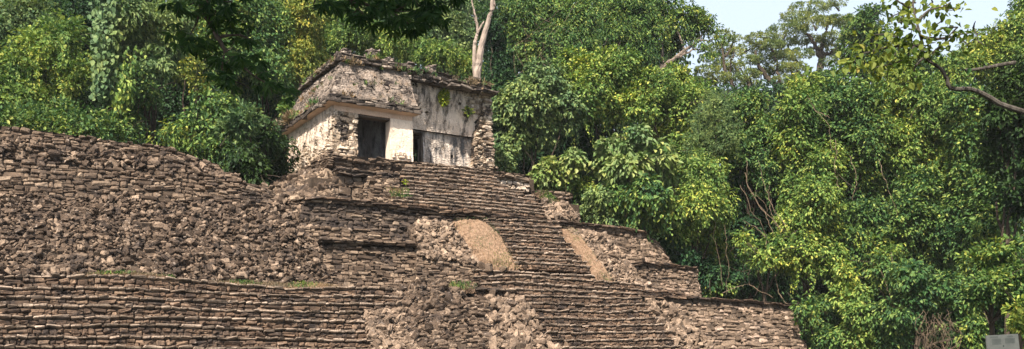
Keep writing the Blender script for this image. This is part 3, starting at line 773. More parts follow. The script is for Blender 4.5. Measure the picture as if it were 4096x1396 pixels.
rub('rubble', 'heap of large grey stones between the left steps and the stair pier', M_rub, lambda M: (
    rubble(M, px([(1580, 1160, -6.4), (1660, 1136, -6.0), (1740, 1135, -6.0), (1800, 1150, -6.0), (1862, 1185, -6.5)]), px([(1590, 1260, -7.6), (1620, 1330, -8.4), (1660, 1420, -9.4), (1720, 1420, -9.4), (1800, 1300, -8.1)]), size=.33, cover=2.1, rough=.15, take=45, area='heap')))
rub('rubble', 'pale flat stones beside the ends of the left steps', M_pale, lambda M: (
    rubble(M, px([(1455, 1246, -7.7), (1560, 1240, -7.5), (1600, 1240, -7.5)]), px([(1500, 1425, -9.8), (1580, 1425, -9.8), (1680, 1425, -9.6)]), size=.27, cover=2.2, rough=.1, take=15, area='flat', flat=1.4)))
rub('rubble', 'fan of pale grey boulders left of the lower stair', M_pale, lambda M: (
    rubble(M, px([(1930, 1195, -6.5), (2010, 1190, -6.5), (2090, 1190, -6.6)]), px([(1970, 1430, -9.6), (2100, 1430, -9.6), (2240, 1430, -9.6)]), size=.38, cover=1.9, rough=.16, take=40, area='fan', flat=.5)))
rub('rubble', 'narrow spill of pale stones right of the lower stair', M_pale, lambda M: (
    rubble(M, px([(2570, 1200, -6.7), (2640, 1200, -6.5), (2700, 1220, -6.5)]), px([(2720, 1410, -9.2), (2790, 1410, -9.0), (2860, 1410, -8.6)]), size=.33, cover=1.8, rough=.14, take=20, area='spill')))

rock_info = {'left': ('angular grey brown block lying on the broad rubble slope below the left terrace wall', 'loose blocks on the left rubble slope', M_rub),
             'band': ('dark angular block in the rubble band between the two left terrace walls', 'loose blocks between the left walls', M_rub),
             'side': ('grey block slumped at the foot of the temple side wall', 'loose blocks below the temple side wall', M_wall),
             'flank': ('pale block on the left flank of the middle stair beside the grass slope', 'loose blocks on the left stair flank', M_pale),
             'rflank': ('pale block on the right flank of the middle stair', 'loose blocks on the right stair flank', M_pale),
             'heap': ('large grey block in the heap between the left steps and the stair pier', 'loose blocks in the middle heap', M_rub),
             'flat': ('pale flat block beside the ends of the left steps', 'loose blocks beside the left steps', M_pale),
             'fan': ('pale grey boulder in the fan left of the lower stair', 'boulders left of the lower stair', M_pale),
             'spill': ('pale stone in the narrow spill right of the lower stair', 'loose stones right of the lower stair', M_pale)}
rock_mesh = {}
def rock_variant(m, k):
    key = (m.name, k)
    if key not in rock_mesh:
        Mr = MB(); add_stones(Mr, np.zeros((1, 3)), np.eye(3)[None], np.ones((1, 3)), .34, .42)
        o = Mr.build('fallen_block', m); rock_mesh[key] = o.data; bpy.data.objects.remove(o)
    return rock_mesh[key]
from mathutils import Matrix
for i, (ar, c, ax, hf) in enumerate(ROCKS):
    lab, grp, m = rock_info[ar]
    o = bpy.data.objects.new('fallen_block', rock_variant(m, i % 9)); col.objects.link(o)
    a = ax.copy()
    if np.linalg.det(a) < 0: a[0] = -a[0]
    mw = Matrix([[*(a[0] * hf[0])[:1], (a[1] * hf[1])[0], (a[2] * hf[2])[0], c[0]], [(a[0] * hf[0])[1], (a[1] * hf[1])[1], (a[2] * hf[2])[1], c[1]],
                 [(a[0] * hf[0])[2], (a[1] * hf[1])[2], (a[2] * hf[2])[2], c[2]], [0, 0, 0, 1]])
    o.matrix_world = mw
    tag(o, lab, 'stone', grp)

M = MB(); add_stones(M, at(2620, 1226, -6.75)[None], np.stack([U, Z, -V])[None], np.array([[.3, .12, .18]]), .3, .4)
m, nt, b, _ = new_mat('bright white stone'); b.inputs['Base Color'].default_value = (.8, .76, .7, 1); b.inputs['Roughness'].default_value = .9
tag(M.build('fallen_block', m), 'bright white stone at the top right corner of the lower stair', 'stone')
for (x, y, v, s, lab) in ((1928, 1066, -5.5, .26, 'pale rounded boulder at the lower left tip of the dry grass slope'), (1952, 1072, -5.55, .3, 'larger pale boulder right beside the tip of the dry grass slope'), (2015, 1076, -5.5, .22, 'small pale stone under the foot of the dry grass slope')):
    M = MB(); add_stones(M, at(x, y, v)[None], rand_axes(1, -V[None], 1), np.array([[s, s * .7, s * .6]]), .3, .45)
    tag(M.build('fallen_block', M_pale), lab, 'stone')

# ------------------------------------------------------------------ grass slopes
def grass(name, label, poly_top, poly_bot, n, h=.14, soil=M_earth, green=.3, lift=.05):
    T, B = Poly(px(poly_top)), Poly(px(poly_bot))
    M = MB()
    aa, bb = np.meshgrid(np.linspace(0, 1, 41), np.linspace(0, 1, 31)); aa = aa.ravel(); bb = bb.ravel()
    P, t, up, nn = frame(T, B, aa, bb)
    ed = np.minimum(np.minimum(aa, 1 - aa), np.minimum(bb, 1 - bb)) + RG.uniform(-.05, .03, len(aa)) + .03 * np.sin(bb * 23 + aa * 5)
    P = P + nn * (lift - .22 * np.clip(1 - ed / .13, 0, 1.2) + RG.uniform(-.03, .03, len(aa)))[:, None]
    M.add(P, grid_faces(40, 30), 0)
    a, b = RG.normal(.5, .3, n), RG.random(n); a = np.where((a < -.05) | (a > 1.05), RG.random(n), a)
    P, t, up, nn = frame(T, B, a, b)
    g = np.sin(P[:, 0] * 3.1) * np.sin(P[:, 2] * 3.7 + 1) + RG.normal(0, .5, n)
    isg = g > np.quantile(g, 1 - green)
    P = P + nn * (lift * (1 - np.clip(1 - np.minimum(a, 1 - a) / .12, 0, 1)))[:, None]
    d = nn * .5 + Z * .6 + RG.normal(0, .5, (n, 3))
    for msk, mt in ((isg, 1), (~isg, 2)):
        k = msk.sum(); ln = h * RG.uniform(.5, 1.5, k) * (1.3 if mt == 1 else 1)
        add_leaves(M, P[msk], d[msk], RG.normal(size=(k, 3)), ln, ln * .16, mt)
    tag(M.build(name, [soil, L_mid, L_dry]), label, 'grass', kind='stuff')
grass('dry_grass', 'steep slope of dry reddish grass left of the middle stair', [(1796, 886, -3.5), (1850, 874, -3.45), (1917, 872, -3.45), (1945, 880, -3.5), (2008, 954, -4.3)], [(1925, 1052, -5.35), (1973, 1078, -5.6), (2020, 1082, -5.65), (2050, 1082, -5.65), (2080, 1078, -5.6)], 4200, .042, green=.28, lift=.10)
grass('dry_grass', 'narrow strip of dry grass right of the middle stair', [(2232, 914, -3.5), (2266, 914, -3.5), (2302, 920, -3.5)], [(2392, 1118, -5.75), (2425, 1132, -5.8), (2466, 1136, -5.8)], 2000, .042, green=.28, lift=.13)
grass('dry_grass', 'small green and brown grass patch right of the upper stair', [(2140, 768, -1.95), (2165, 766, -1.95), (2190, 772, -2.0)], [(2190, 815, -2.4), (2215, 812, -2.4), (2240, 812, -2.3)], 900, .09, green=.5, lift=.07)
grass('dry_grass', 'grass pocket in the broken block left of the upper stair', [(1545, 758, -2.1), (1590, 756, -2.1), (1632, 760, -2.1)], [(1560, 792, -2.6), (1610, 800, -2.7), (1650, 796, -2.7)], 700, .09, green=.5, lift=.08)
grass('dry_grass', 'thin line of grass along the top of the left steps', [(310, 1099, -6.2), (500, 1096, -6.2), (700, 1108, -6.2)], [(310, 1106, -6.55), (500, 1104, -6.55), (700, 1116, -6.55)], 1000, .08, green=.35, lift=.06)
grass('dry_grass', 'strip of dry grass at the foot of the rubble where the left steps meet the pyramid', [(850, 1122, -6.0), (1000, 1133, -6.0), (1150, 1138, -5.9), (1270, 1136, -5.6), (1330, 1142, -5.5)], [(850, 1134, -6.55), (1000, 1148, -6.55), (1150, 1157, -6.55), (1270, 1157, -6.55), (1360, 1152, -6.5)], 2200, .08, green=.25, lift=.06)
grass('dry_grass', 'grass ledge between the stair heap and the dark stone ledge', [(1790, 1138, -6.0), (1850, 1134, -6.0), (1905, 1140, -6.0)], [(1800, 1150, -6.4), (1850, 1165, -6.5), (1910, 1160, -6.55)], 700, .09, green=.4, lift=.08)

# ================================================================== TEMPLE
tp = thing('temple', 'small roofed stone temple with peeling cream stucco and a collapsed right half', 'temple', uvz(4.5, 2, 11.4))
ZP = 11.35; ZC1, ZC2, ZR, ZT = 13.93, 14.24, 16.38, 16.72

def slab(M, T, B, na, nb, thick, holes=(), amp=.03, mat=0, out=None, freq=1.6, edge=None):
    """stucco slab: front grid pushed in and out a little, real openings, thickness and reveals"""
    T, B = Poly(T), Poly(B)
    aa, bb = np.meshgrid(np.linspace(0, 1, na + 1), np.linspace(0, 1, nb + 1))
    P, t, up, n = frame(T, B, aa.ravel(), bb.ravel(), out)
    x = P @ U; z = P[:, 2]
    dsp = amp * (np.sin(x * freq * 2.1 + 1) * np.sin(z * freq * 2.7) + .6 * np.sin(x * freq * 5.3 + z * 3) * np.sin(z * freq * 4.9 + 2) + RG.normal(0, .35, len(P)))
    fr = P + n * dsp[:, None]; bk = P - n * thick
    ca = (aa[:-1, :-1] + aa[1:, 1:]) / 2; cb = (bb[:-1, :-1] + bb[1:, 1:]) / 2
    keep = np.ones(ca.shape, bool)
    for h in holes:
        if len(h) == 4: keep &= ~((ca > h[0]) & (ca < h[1]) & (cb > h[2]) & (cb < h[3]))
        else: keep &= ~h[0](ca, cb)
    fi = grid_faces(na, nb); k = keep.ravel(); nv = len(P)
    faces = [fi[k], fi[k][:, ::-1] + nv]
    pad = np.pad(keep, 1)
    rim = []
    for dj, di, e in ((-1, 0, (0, 1)), (1, 0, (3, 2)), (0, -1, (0, 3)), (0, 1, (1, 2))):
        nb_ = pad[1 + dj:1 + dj + nb, 1 + di:1 + di + na]
        q = fi[(keep & ~nb_).ravel()]
        rim.append(np.stack([q[:, e[0]], q[:, e[1]], q[:, e[1]] + nv, q[:, e[0]] + nv], 1))
    M.add(np.concatenate([fr, bk]), faces + rim, mat)

def vnoise(x, y, seed=0, octaves=4):
    tab = np.random.default_rng(seed).random((256, 256)); out = 0; amp = .5; tot = 0
    for k in range(octaves):
        xi, yi = np.floor(x).astype(int), np.floor(y).astype(int); fx, fy = x - xi, y - yi
        fx = fx * fx * (3 - 2 * fx); fy = fy * fy * (3 - 2 * fy)
        g = lambda i, j: tab[(xi + i) % 256, (yi + j) % 256]
        out = out + amp * ((g(0, 0) * (1 - fx) + g(1, 0) * fx) * (1 - fy) + (g(0, 1) * (1 - fx) + g(1, 1) * fx) * fy)
        tot += amp; amp *= .6; x = x * 2.07 + 5; y = y * 2.07 + 9
    return out / tot

# side wall: rough cream masonry with stucco remnants
def sidewall(M):
    masonry(M, [uvz(0, 0, ZC1), uvz(0, 3.8, ZC1), uvz(0, 7.6, ZC1)], [uvz(-.12, -.05, 10.75), uvz(-.12, 3.8, 10.95), uvz(-.15, 7.7, 11.2)], .17, .27, .4, .02, jit=.24, cham=.25, wob=.08)
part('side_wall', tp, [M_cream, M_mortar], sidewall)
def sideplaster(M):
    f = lambda ca, cb: (vnoise(ca * 13, cb * 3.2, 5, 5) + .24 - cb * .6 < .42) | (ca < .02)
    slab(M, [uvz(-.045, .05, ZC1), uvz(-.045, 7.55, ZC1)], [uvz(-.15, .05, 11.2), uvz(-.15, 7.55, 11.2)], 150, 60, .04, [(f,)], .03)
part('stucco', tp, M_side, sideplaster)
# front wall: left pier (bare stones), lintel, right pier (stucco)
part('left_pier', tp, [M_pier, M_mortar], lambda M: (masonry(M, [uvz(0, 0, 13.62), uvz(1.25, 0, 13.62)], [uvz(-.03, -.05, ZP - .1), uvz(1.25, -.05, ZP - .1)], .24, .32, .6, .025, jit=.2, cham=.22, wob=.06),
     masonry(M, [uvz(1.25, 0, 13.62), uvz(1.25, .6, 13.62)], [uvz(1.25, 0, ZP - .1), uvz(1.25, .6, ZP - .1)], .24, .3, .3, .02, out=U)))
part('lintel', tp, M_soffit, lambda M: slab(M, [uvz(0, -.02, ZC1 + .05), uvz(4.22, -.02, ZC1 + .05)], [uvz(0, -.02, 13.60), uvz(4.22, -.02, 13.60)], 70, 8, .62, (), .02))
part('lintel_beam', tp, M_dark, lambda M: slab(M, [uvz(1.1, .05, 13.66), uvz(3.1, .05, 13.66)], [uvz(1.1, .05, 13.50), uvz(3.1, .05, 13.50)], 30, 3, .5, (), .02))
rp = part('right_pier', tp, M_plaster, lambda M: slab(M, [uvz(2.98, -.02, 13.60), uvz(4.22, -.02, 13.60)], [uvz(2.96, -.06, ZP - .3), uvz(4.24, -.06, ZP - .3)], 30, 50, .6, (), .014))
# stucco skull relief low on the right pier
def skull(M):
    c = at(1606, 620, -.1)
    def blob(du, dz, ru, rz, rd, dv=0, seg=14):
        th = np.linspace(0, math.pi, 8)[1:-1]; ph = np.linspace(0, 2 * math.pi, seg, endpoint=False)
        pts = np.array([c + (du + ru * math.sin(t) * math.cos(p)) * U + (dz + rz * math.cos(t)) * Z - (dv + rd * math.sin(t) * math.sin(p)) * V for t in th for p in ph])
        i = np.arange(5)[:, None] * seg + np.arange(seg)[None]; j = np.arange(5)[:, None] * seg + (np.arange(seg) + 1)[None] % seg
        M.add(pts, [np.stack([i, j, j + seg, i + seg], -1).reshape(-1, 4), np.arange(seg)[None], (np.arange(seg) + 5 * seg)[None]])
    blob(0, .10, .27, .15, .10); blob(0, -.10, .19, .10, .09); blob(-.15, -.02, .08, .07, .10); blob(.15, -.02, .08, .07, .10)
    for s in (-1, 1):
        for k in range(7):
            t = k / 7 * 2 * math.pi; blob(s * .11 + .075 * math.cos(t), .06 + .065 * math.sin(t), .03, .03, .14)
    blob(0, -.01, .03, .06, .14)
    for k in range(6): blob(-.12 + .048 * k, -.12, .018, .045, .125)
    for s in (-1, 1): blob(s * .42, .02, .07, .17, .08); blob(s * .42, -.14, .1, .06, .07)
part('skull_relief', rp, M_plaster, skull)
# interior: side gallery walls and the medial wall with doorways
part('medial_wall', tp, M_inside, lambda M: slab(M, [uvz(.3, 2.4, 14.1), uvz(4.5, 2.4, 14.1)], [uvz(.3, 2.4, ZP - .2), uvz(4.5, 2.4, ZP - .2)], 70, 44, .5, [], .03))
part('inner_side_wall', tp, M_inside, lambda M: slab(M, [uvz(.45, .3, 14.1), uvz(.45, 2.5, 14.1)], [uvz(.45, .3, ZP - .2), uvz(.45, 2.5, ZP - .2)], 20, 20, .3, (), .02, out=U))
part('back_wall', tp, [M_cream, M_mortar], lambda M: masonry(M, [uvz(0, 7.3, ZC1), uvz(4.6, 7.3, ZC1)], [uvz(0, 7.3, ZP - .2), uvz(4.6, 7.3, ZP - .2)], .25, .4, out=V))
# exposed inner wall of the collapsed half
uA, uB = 4.55, 9.45
def exposed_low(M):
    h = [(.06, .285, .03, 1.1), (.865, .975, .47, 1.1), (.605, .645, .40, .47)]
    slab(M, [uvz(uA, 2.35, 13.80), uvz(uB, 2.35, 13.80)], [uvz(uA, 2.35, ZP - .3), uvz(uB + .3, 2.35, ZP - .3)], 110, 56, .7, h, .035)
part('exposed_wall', tp, M_inner, exposed_low)
part('rubble_core', tp, [M_pier, M_mortar], lambda M: masonry(M, [uvz(uA - .2, 1.68, 16.12), uvz(6.5, 1.68, 16.12), uvz(uB + .05, 1.68, 16.12)], [uvz(uA, 2.2, 13.82), uvz(6.6, 2.2, 13.82), uvz(uB, 2.2, 13.82)], .13, .25, .3, .02))
def vault(M):
    def hole(u, z, r): 
        a0 = (u - uA) / (uB - uA); b0 = (16.15 - z) / 2.35
        return (lambda ca, cb: ((ca - a0) * 4.9) ** 2 + ((cb - b0) * 2.35) ** 2 < r * r,)
    hs = [hole(6.05, 14.72, .11), hole(7.15, 14.85, .10), hole(7.85, 15.45, .10), hole(8.25, 14.9, .09)]
    edge = (lambda ca, cb: (ca > 1.03 - .16 * vnoise(ca * 3, cb * 6, 3) - .05 * cb) | (vnoise(ca * 12, cb * 7, 21, 5) + .25 * cb < .335),)
    slab(M, [uvz(uA - .3, 1.6, 16.15), uvz(6.5, 1.6, 16.15), uvz(uB + .2, 1.6, 16.15)], [uvz(uA, 2.12, 13.80), uvz(6.6, 2.12, 13.80), uvz(uB, 2.12, 13.80)], 160, 76, .05, hs + [edge], .035)
part('vault', tp, M_vault, vault)
part('fill', tp, M_mortar, lambda M: slab(M, [uvz(4.6, 2.75, 16.4), uvz(9.55, 2.75, 16.4)], [uvz(4.6, 2.75, 13.5), uvz(9.55, 2.75, 13.5)], 20, 12, 2.6, (), .05))
part('broken_vault_end', tp, [M_dark, M_mortar], lambda M: (masonry(M, [uvz(4.45, .7, 16.2), uvz(4.55, 2.3, 16.2)], [uvz(4.3, 2.0, 13.75), uvz(4.4, 2.6, 13.75)], .22, .35, .5, .12, jit=.3, out=U),
     masonry(M, [uvz(4.2, .0, 14.25), uvz(4.3, 1.6, 15.6)], [uvz(4.2, .0, 13.9), uvz(4.3, 1.9, 13.9)], .22, .3, .4, .1, jit=.3, out=U)))
# ragged right end
part('broken_end', tp, [M_pier, M_mortar], lambda M: (masonry(M, px([(1945, 375, 1.4), (1966, 385, 1.4)]), px([(1905, 530, 1.7), (1965, 530, 1.7)]), .12, .24, .5, .07, jit=.25),
     masonry(M, px([(1908, 520, 1.55), (1965, 515, 1.55)]), px([(1898, 672, 1.35), (1984, 680, 1.35)]), .11, .25, .6, .06, jit=.24),
     masonry(M, [at(1965, 385, 1.4), at(1965, 385, 1.4) + V * 1.6], [at(1984, 680, 1.35), at(1984, 680, 1.35) + V * 1.6], .15, .36, .5, .08, out=U)))
part('bare_stones', tp, [M_cream, M_mortar], lambda M: masonry(M, [uvz(8.0, 1.58, 16.0), uvz(9.35, 1.58, 16.0)], [uvz(8.6, 1.80, 15.0), uvz(9.35, 1.80, 15.0)], .13, .26, .2, .03, jit=.22, back=False, miss=.08))
# lower cornice with its soffit
def lowcornice(M):
    f = lambda o, z: [uvz(-o, -o, z), uvz(2, -o, z), uvz(4.55, -o, z)]
    s = lambda o, z: [uvz(-o, -o, z), uvz(-o, 4, z), uvz(-o, 8.0, z)]
    for g in (f, s):
        masonry(M, g(.48, ZC1 + .13), g(.46, ZC1 - .02), .16, .7, .5, .012, back=False, cham=.25, jit=.1, wob=.02)
        masonry(M, g(.40, ZC2 + .02), g(.40, ZC1 + .13), .13, .6, .5, .02, back=False, cham=.3, jit=.12, wob=.02)
    masonry(M, [uvz(4.55, -.45, ZC2), uvz(4.55, .7, ZC2)], [uvz(4.55, -.45, ZC1), uvz(4.55, .7, ZC1)], .15, .4, .4, .05, out=U, back=False)
part('cornice', tp, [M_corn, M_mortar], lowcornice)
def soffit(M):
    g = grid_faces(1, 1)
    p = lambda u, v, z: uvz(u, v, z)
    M.add([p(-.42, -.42, ZC1 - .01), p(4.5, -.42, ZC1 - .01), p(-.02, -.02, ZC1 - .08), p(4.3, -.02, ZC1 - .08)], g)
    M.add([p(-.42, -.42, ZC1 - .012), p(-.42, 8.0, ZC1 - .012), p(-.02, -.02, ZC1 - .082), p(-.02, 8.0, ZC1 - .082)], g)
part('soffit', tp, M_soffit, soffit)
# sloping roof
def roof(M):
    masonry(M, [uvz(.72, .9, ZR), uvz(2.6, .9, ZR), uvz(4.35, .9, ZR)], [uvz(-.25, -.25, ZC2), uvz(2, -.25, ZC2), uvz(4.45, -.25, ZC2)], .17, .3, .35, .025, jit=.24, cham=.3, wob=.08)
    masonry(M, [uvz(.72, .9, ZR), uvz(.72, 4, ZR), uvz(.72, 6.95, ZR)], [uvz(-.25, -.25, ZC2), uvz(-.25, 4, ZC2), uvz(-.25, 7.8, ZC2)], .17, .3, .35, .025, jit=.24, wob=.08)
    M.add([uvz(.7, .95, ZT - .05), uvz(9.5, .95, ZT - .05), uvz(.7, 6.9, ZT - .05), uvz(9.5, 6.9, ZT - .05)], grid_faces(1, 1), 1)
    M.add([uvz(.2, .3, 14.1), uvz(4.4, .3, 14.1), uvz(.2, 7.2, 14.1), uvz(4.4, 7.2, 14.1)], grid_faces(1, 1), 1)
    masonry(M, [uvz(.7, 6.9, ZR), uvz(9.5, 6.9, ZR)], [uvz(-.2, 7.6, ZC2), uvz(9.5, 7.6, ZC2)], .3, .6, out=V)
    masonry(M, [uvz(4.36, .9, ZR), uvz(4.36, 2.2, ZR)], [uvz(4.46, -.2, ZC2), uvz(4.4, 1.2, ZC2)], .2, .3, .4, .1, jit=.28, out=U)
part('roof', tp, [M_roof, M_mortar], roof)
def stuccopatch(M):
    f = lambda ca, cb: (vnoise(ca * 9, cb * 6, 8, 5) < .44) | (ca < .05)
    slab(M, [uvz(.75, .87, ZR - .05), uvz(4.3, .87, ZR - .05)], [uvz(-.1, -.26, ZC2 + .1), uvz(4.4, -.26, ZC2 + .1)], 110, 60, .05, [(f,)], .04)
    f2 = lambda ca, cb: (vnoise(ca * 11, cb * 6, 9, 5) < .44)
    slab(M, [uvz(.70, 1.1, ZR - .05), uvz(.70, 6.8, ZR - .05)], [uvz(-.27, .1, ZC2 + .1), uvz(-.27, 7.4, ZC2 + .1)], 110, 60, .05, [(f2,)], .04)
part('stucco', tp, M_rstuc, stuccopatch)
def upcornice(M):
    masonry(M, [uvz(.50, .62, ZT), uvz(4.2, .62, ZT + .02)], [uvz(.5, .66, ZR + .12), uvz(4.2, .66, ZR + .12)], .12, .5, .6, .02, jit=.13)
    masonry(M, [uvz(.46, .58, ZR + .12), uvz(3.9, .58, ZR + .12)], [uvz(.46, .58, ZR - .02), uvz(3.9, .58, ZR - .02)], .16, .7, .7, .012, jit=.1, wob=.02)
    masonry(M, [uvz(.50, .66, ZT), uvz(.50, 7.0, ZT)], [uvz(.5, .66, ZR + .12), uvz(.5, 7.0, ZR + .12)], .12, .45, .6, .02, jit=.13)
    masonry(M, [uvz(.44, .58, ZR + .12), uvz(.44, 7.0, ZR + .12)], [uvz(.44, .58, ZR - .02), uvz(.44, 7.0, ZR - .02)], .16, .6, .7, .012, jit=.1, wob=.02)
    masonry(M, [uvz(4.0, .85, ZT - .02), uvz(6.5, .95, ZT - .02), uvz(9.5, .95, ZT - .12)], [uvz(4.0, 1.0, 16.15), uvz(6.5, 1.0, 16.0), uvz(9.5, 1.0, 16.1)], .12, .38, .7, .07, jit=.26, wob=.1)
    masonry(M, [uvz(6.2, .62, 16.20), uvz(8, .62, 16.15), uvz(9.75, .62, 16.1)], [uvz(6.2, .62, 16.06), uvz(8, .62, 16.0), uvz(9.75, .62, 15.98)], .13, .55, .8, .05, jit=.2, back=False)
part('upper_cornice', tp, [M_corn, M_mortar], upcornice)
# roof-comb stubs
for (xa, xb, yt, yb) in ((1374, 1406, 190, 222), (1346, 1374, 207, 226), (1480, 1520, 191, 236), (1548, 1576, 228, 246), (1630, 1662, 246, 264), (1715, 1746, 256, 284), (1896, 1926, 306, 326)):
    v_ = 1.6
    def stub(M):
        a, b = at(xa, yt, v_), at(xb, yt + (xb - xa) * .17, v_); c, d = at(xa - 2, yb, v_), at(xb + 2, yb + (xb - xa) * .17, v_)
        masonry(M, [a, b], [c - Z * .3, d - Z * .3], .11, .25, .5, .04, jit=.2)
        masonry(M, [a, a + V * .6], [c - Z * .3, c + V * .6 - Z * .3], .11, .25, .3, .04, jit=.2, out=-U)
        M.add([a - Z * .02, b - Z * .02, a + V * .6 - Z * .02, b + V * .6 - Z * .02], grid_faces(1, 1), 1)
    part('roof_comb_stub', tp, [M_roof, M_mortar], stub)

# weeds rooted on the roof
def tufts(name, label, spots, n, h, green, mats):
    M = MB()
    for (a, b, k) in spots:
        a = np.array(a); b = np.array(b)
        for _ in range(k):
            p = a + (b - a) * RG.random() + RG.normal(0, .05, 3)
            m = RG.integers(n // 2, n); hh = h * RG.uniform(.5, 1.4)
            d = Z * .8 + RG.normal(0, .6, (m, 3)); ln = hh * RG.uniform(.6, 1.2, m)
            add_leaves(M, np.repeat(p[None], m, 0) + RG.normal(0, .05, (m, 3)), d, RG.normal(size=(m, 3)), ln, ln * .1, int(RG.random() > green))
    tag(M.build(name, mats), label, 'weeds', kind='stuff')
sp = [(uvz(.45, 1.0, ZT - .25), uvz(.45, 6.8, ZT - .25), 16), (uvz(.3, .9, 15.4), uvz(.3, 6.5, 15.4), 18), (uvz(-.35, 1.5, ZC2 + .05), uvz(-.35, 7.9, ZC2 + .05), 30),
      (uvz(.8, .6, ZR - .1), uvz(4, .6, ZR), 16), (uvz(1, .2, 15), uvz(4.2, .5, 15.6), 16), (uvz(4.2, .8, ZT - .2), uvz(9.3, .75, 16.4), 24), (uvz(.2, -.2, ZC2 + .1), uvz(4.3, -.2, ZC2 + .1), 10), (uvz(2, .6, ZT), uvz(2.6, .6, ZT), 8)]
tufts('weeds', 'dry and green weeds rooted along the temple roof and its cornices', sp, 18, .22, .4, [L_mid, L_dry])
tufts('weeds', 'thick brown grass hanging over the left end of the lower temple cornice', [(uvz(-.42, 5.6, ZC2 + .05), uvz(-.5, 8.1, ZC2 + .05), 34), (uvz(-.2, 5.5, ZC2 + .3), uvz(-.1, 8.0, ZC2 + .4), 20)], 34, .36, .35, [L_mid, L_dry])

def bush(name, label, cat, c, r, mat, leaf, n, asp=.5):
    t = thing(name, label, cat, np.array(c) - Z * r[2])
    M = MB(); d = nrm(RG.normal(size=(n, 3)))
    p = np.array(c) + d * np.array(r) * RG.random((n, 1)) ** .4
    ln = leaf * RG.uniform(.6, 1.3, n)
    add_leaves(M, p, d + RG.normal(0, .5, (n, 3)), Z * .6 + d * .6 - V * .3 + RG.normal(0, .4, (n, 3)), ln, ln * asp)
    M.build('foliage', mat, t)
    W = MB()
    for _ in range(5):
        limb(W, np.array(c) - Z * r[2] * .9 + V * .15, np.array(c) + RG.normal(0, .6, 3) * np.array(r), .025, .008, n=6, seg=4)
    W.build('stem', W_bark, t)
bush('shrub', 'yellow green shrub rooted high on the exposed stucco wall', 'shrub', at(1777, 388, 1.45), (.30, .25, .48), L_lime, .13, 420)
bush('plant', 'small broad-leaved green plant on the exposed wall right of the yellow shrub', 'plant', at(1873, 450, 1.6), (.22, .2, .2), L_bright, .24, 34, .6)
bush('plant', 'tiny green weed beside the broken block of the upper stair', 'plant', at(1620, 728, -1.9), (.1, .1, .1), L_lime, .1, 30)
bush('shrub', 'light green upright shrub left of the temple cornice', 'shrub', aty(1150, 440, 53), (.42, .4, .62), L_bright, .3, 220)
bush('shrub', 'green shrub seen through the doorway gap beside the right pier', 'shrub', aty(1670, 590, 54), (.9, .8, 1.5), L_bright, .3, 420)
bush('shrub', 'green shrub seen through the small right doorway', 'shrub', aty(1890, 640, 56), (.7, .7, 1.0), L_bright, .3, 260)

# ================================================================== FOREST
G_l, G_c, G_r = 'forest trees behind the left terrace', 'forest trees behind the temple', 'forest trees right of the pyramid'
def T(label, clumps, Y, mat, **kw):
    kw.setdefault('group', G_l if clumps[0][0] < 1260 else (G_c if clumps[0][0] < 2000 else G_r))
    cat = kw.pop('cat', 'tree'); name = kw.pop('name', None) or {'tree': 'tree', 'shrub': 'shrub', 'vine': 'hanging_vine'}[cat]
    return tree(name, label, cat, clumps, Y, mat, **kw)
# --- left
T('bright yellow-green bushy tree above the left end of the terrace wall', [(60, 300, 120, 85), (225, 200, 110, 100), (140, 390, 150, 90), (250, 120, 80, 55), (20, 400, 90, 80), (110, 200, 90, 80), (300, 290, 60, 70)], 47, L_bright, leaf=.3, droop=.3)
T('pale grey-green tree in the top left corner', [(20, 110, 110, 110), (110, 50, 110, 80), (-20, 230, 70, 80)], 51, L_grey, leaf=.3)
T('deep green bush right behind the left end of the wall', [(120, 480, 110, 55), (240, 470, 90, 60), (40, 485, 90, 50)], 44, L_mid, cat='shrub', leaf=.26, droop=.1)
T('dark green bush along the wall below the leafy vine column', [(350, 500, 100, 55), (450, 520, 90, 60), (280, 520, 70, 40)], 44, L_mid, cat='shrub', leaf=.26, droop=.1)
T('dark tall tree in the gap left of the leafy vine column', [(330, 60, 120, 100), (345, 230, 90, 110), (340, 370, 110, 90), (200, 60, 90, 80)], 56, L_deep)
T('mid green drooping tree with long leaves right of the leafy vine column', [(590, 105, 110, 60), (545, 180, 90, 75), (640, 190, 90, 70), (600, 260, 80, 55), (520, 60, 80, 70), (680, 80, 80, 70)], 49, L_grey, leaf=.42, asp=.34, droop=.75)
T('slim yellowish creeper-covered tree below the drooping tree', [(500, 320, 60, 75), (530, 420, 70, 75), (490, 490, 80, 50), (570, 350, 60, 60)], 48, L_mid, leaf=.27)
T('dark tree in the shady hollow above the middle of the terrace', [(690, 320, 110, 100), (700, 450, 120, 90), (620, 440, 100, 90), (760, 380, 80, 80), (640, 540, 80, 50)], 55, L_deep)
T('tree with scattered yellow leaves under the dark overhanging branch', [(760, 180, 110, 80), (840, 120, 110, 90), (800, 290, 80, 60), (900, 230, 90, 80), (740, 60, 90, 70)], 53, L_mid, leaf=.34, droop=.7)
T('sprig of yellow drooping leaves in front of the shady hollow', [(735, 285, 32, 30), (795, 320, 26, 40), (770, 255, 25, 20)], 47.5, L_yellow, cat='shrub', leaf=.3, core=.3)
T('round vine-smothered tree leaning over the low end of the ruined wall', [(850, 430, 100, 80), (930, 490, 120, 80), (800, 530, 140, 70), (940, 590, 110, 75), (860, 590, 90, 60), (690, 550, 90, 40), (1000, 545, 60, 60)], 47, L_mid, leaf=.32, droop=.85, gaps=.3, core=.5, drape=2.2)
T('small blue-green umbrella-leaved tree at the edge of the dark gap', [(985, 480, 60, 40), (940, 520, 60, 36), (1010, 530, 50, 36)], 45.5, L_grey, leaf=.4, asp=.3, droop=.2)
T('very dark tree in the gap between the ruined wall and the temple', [(1080, 410, 80, 80), (1110, 540, 70, 100), (1060, 640, 80, 90), (1000, 680, 80, 70), (1130, 650, 50, 80)], 60, L_deep, droop=.8)
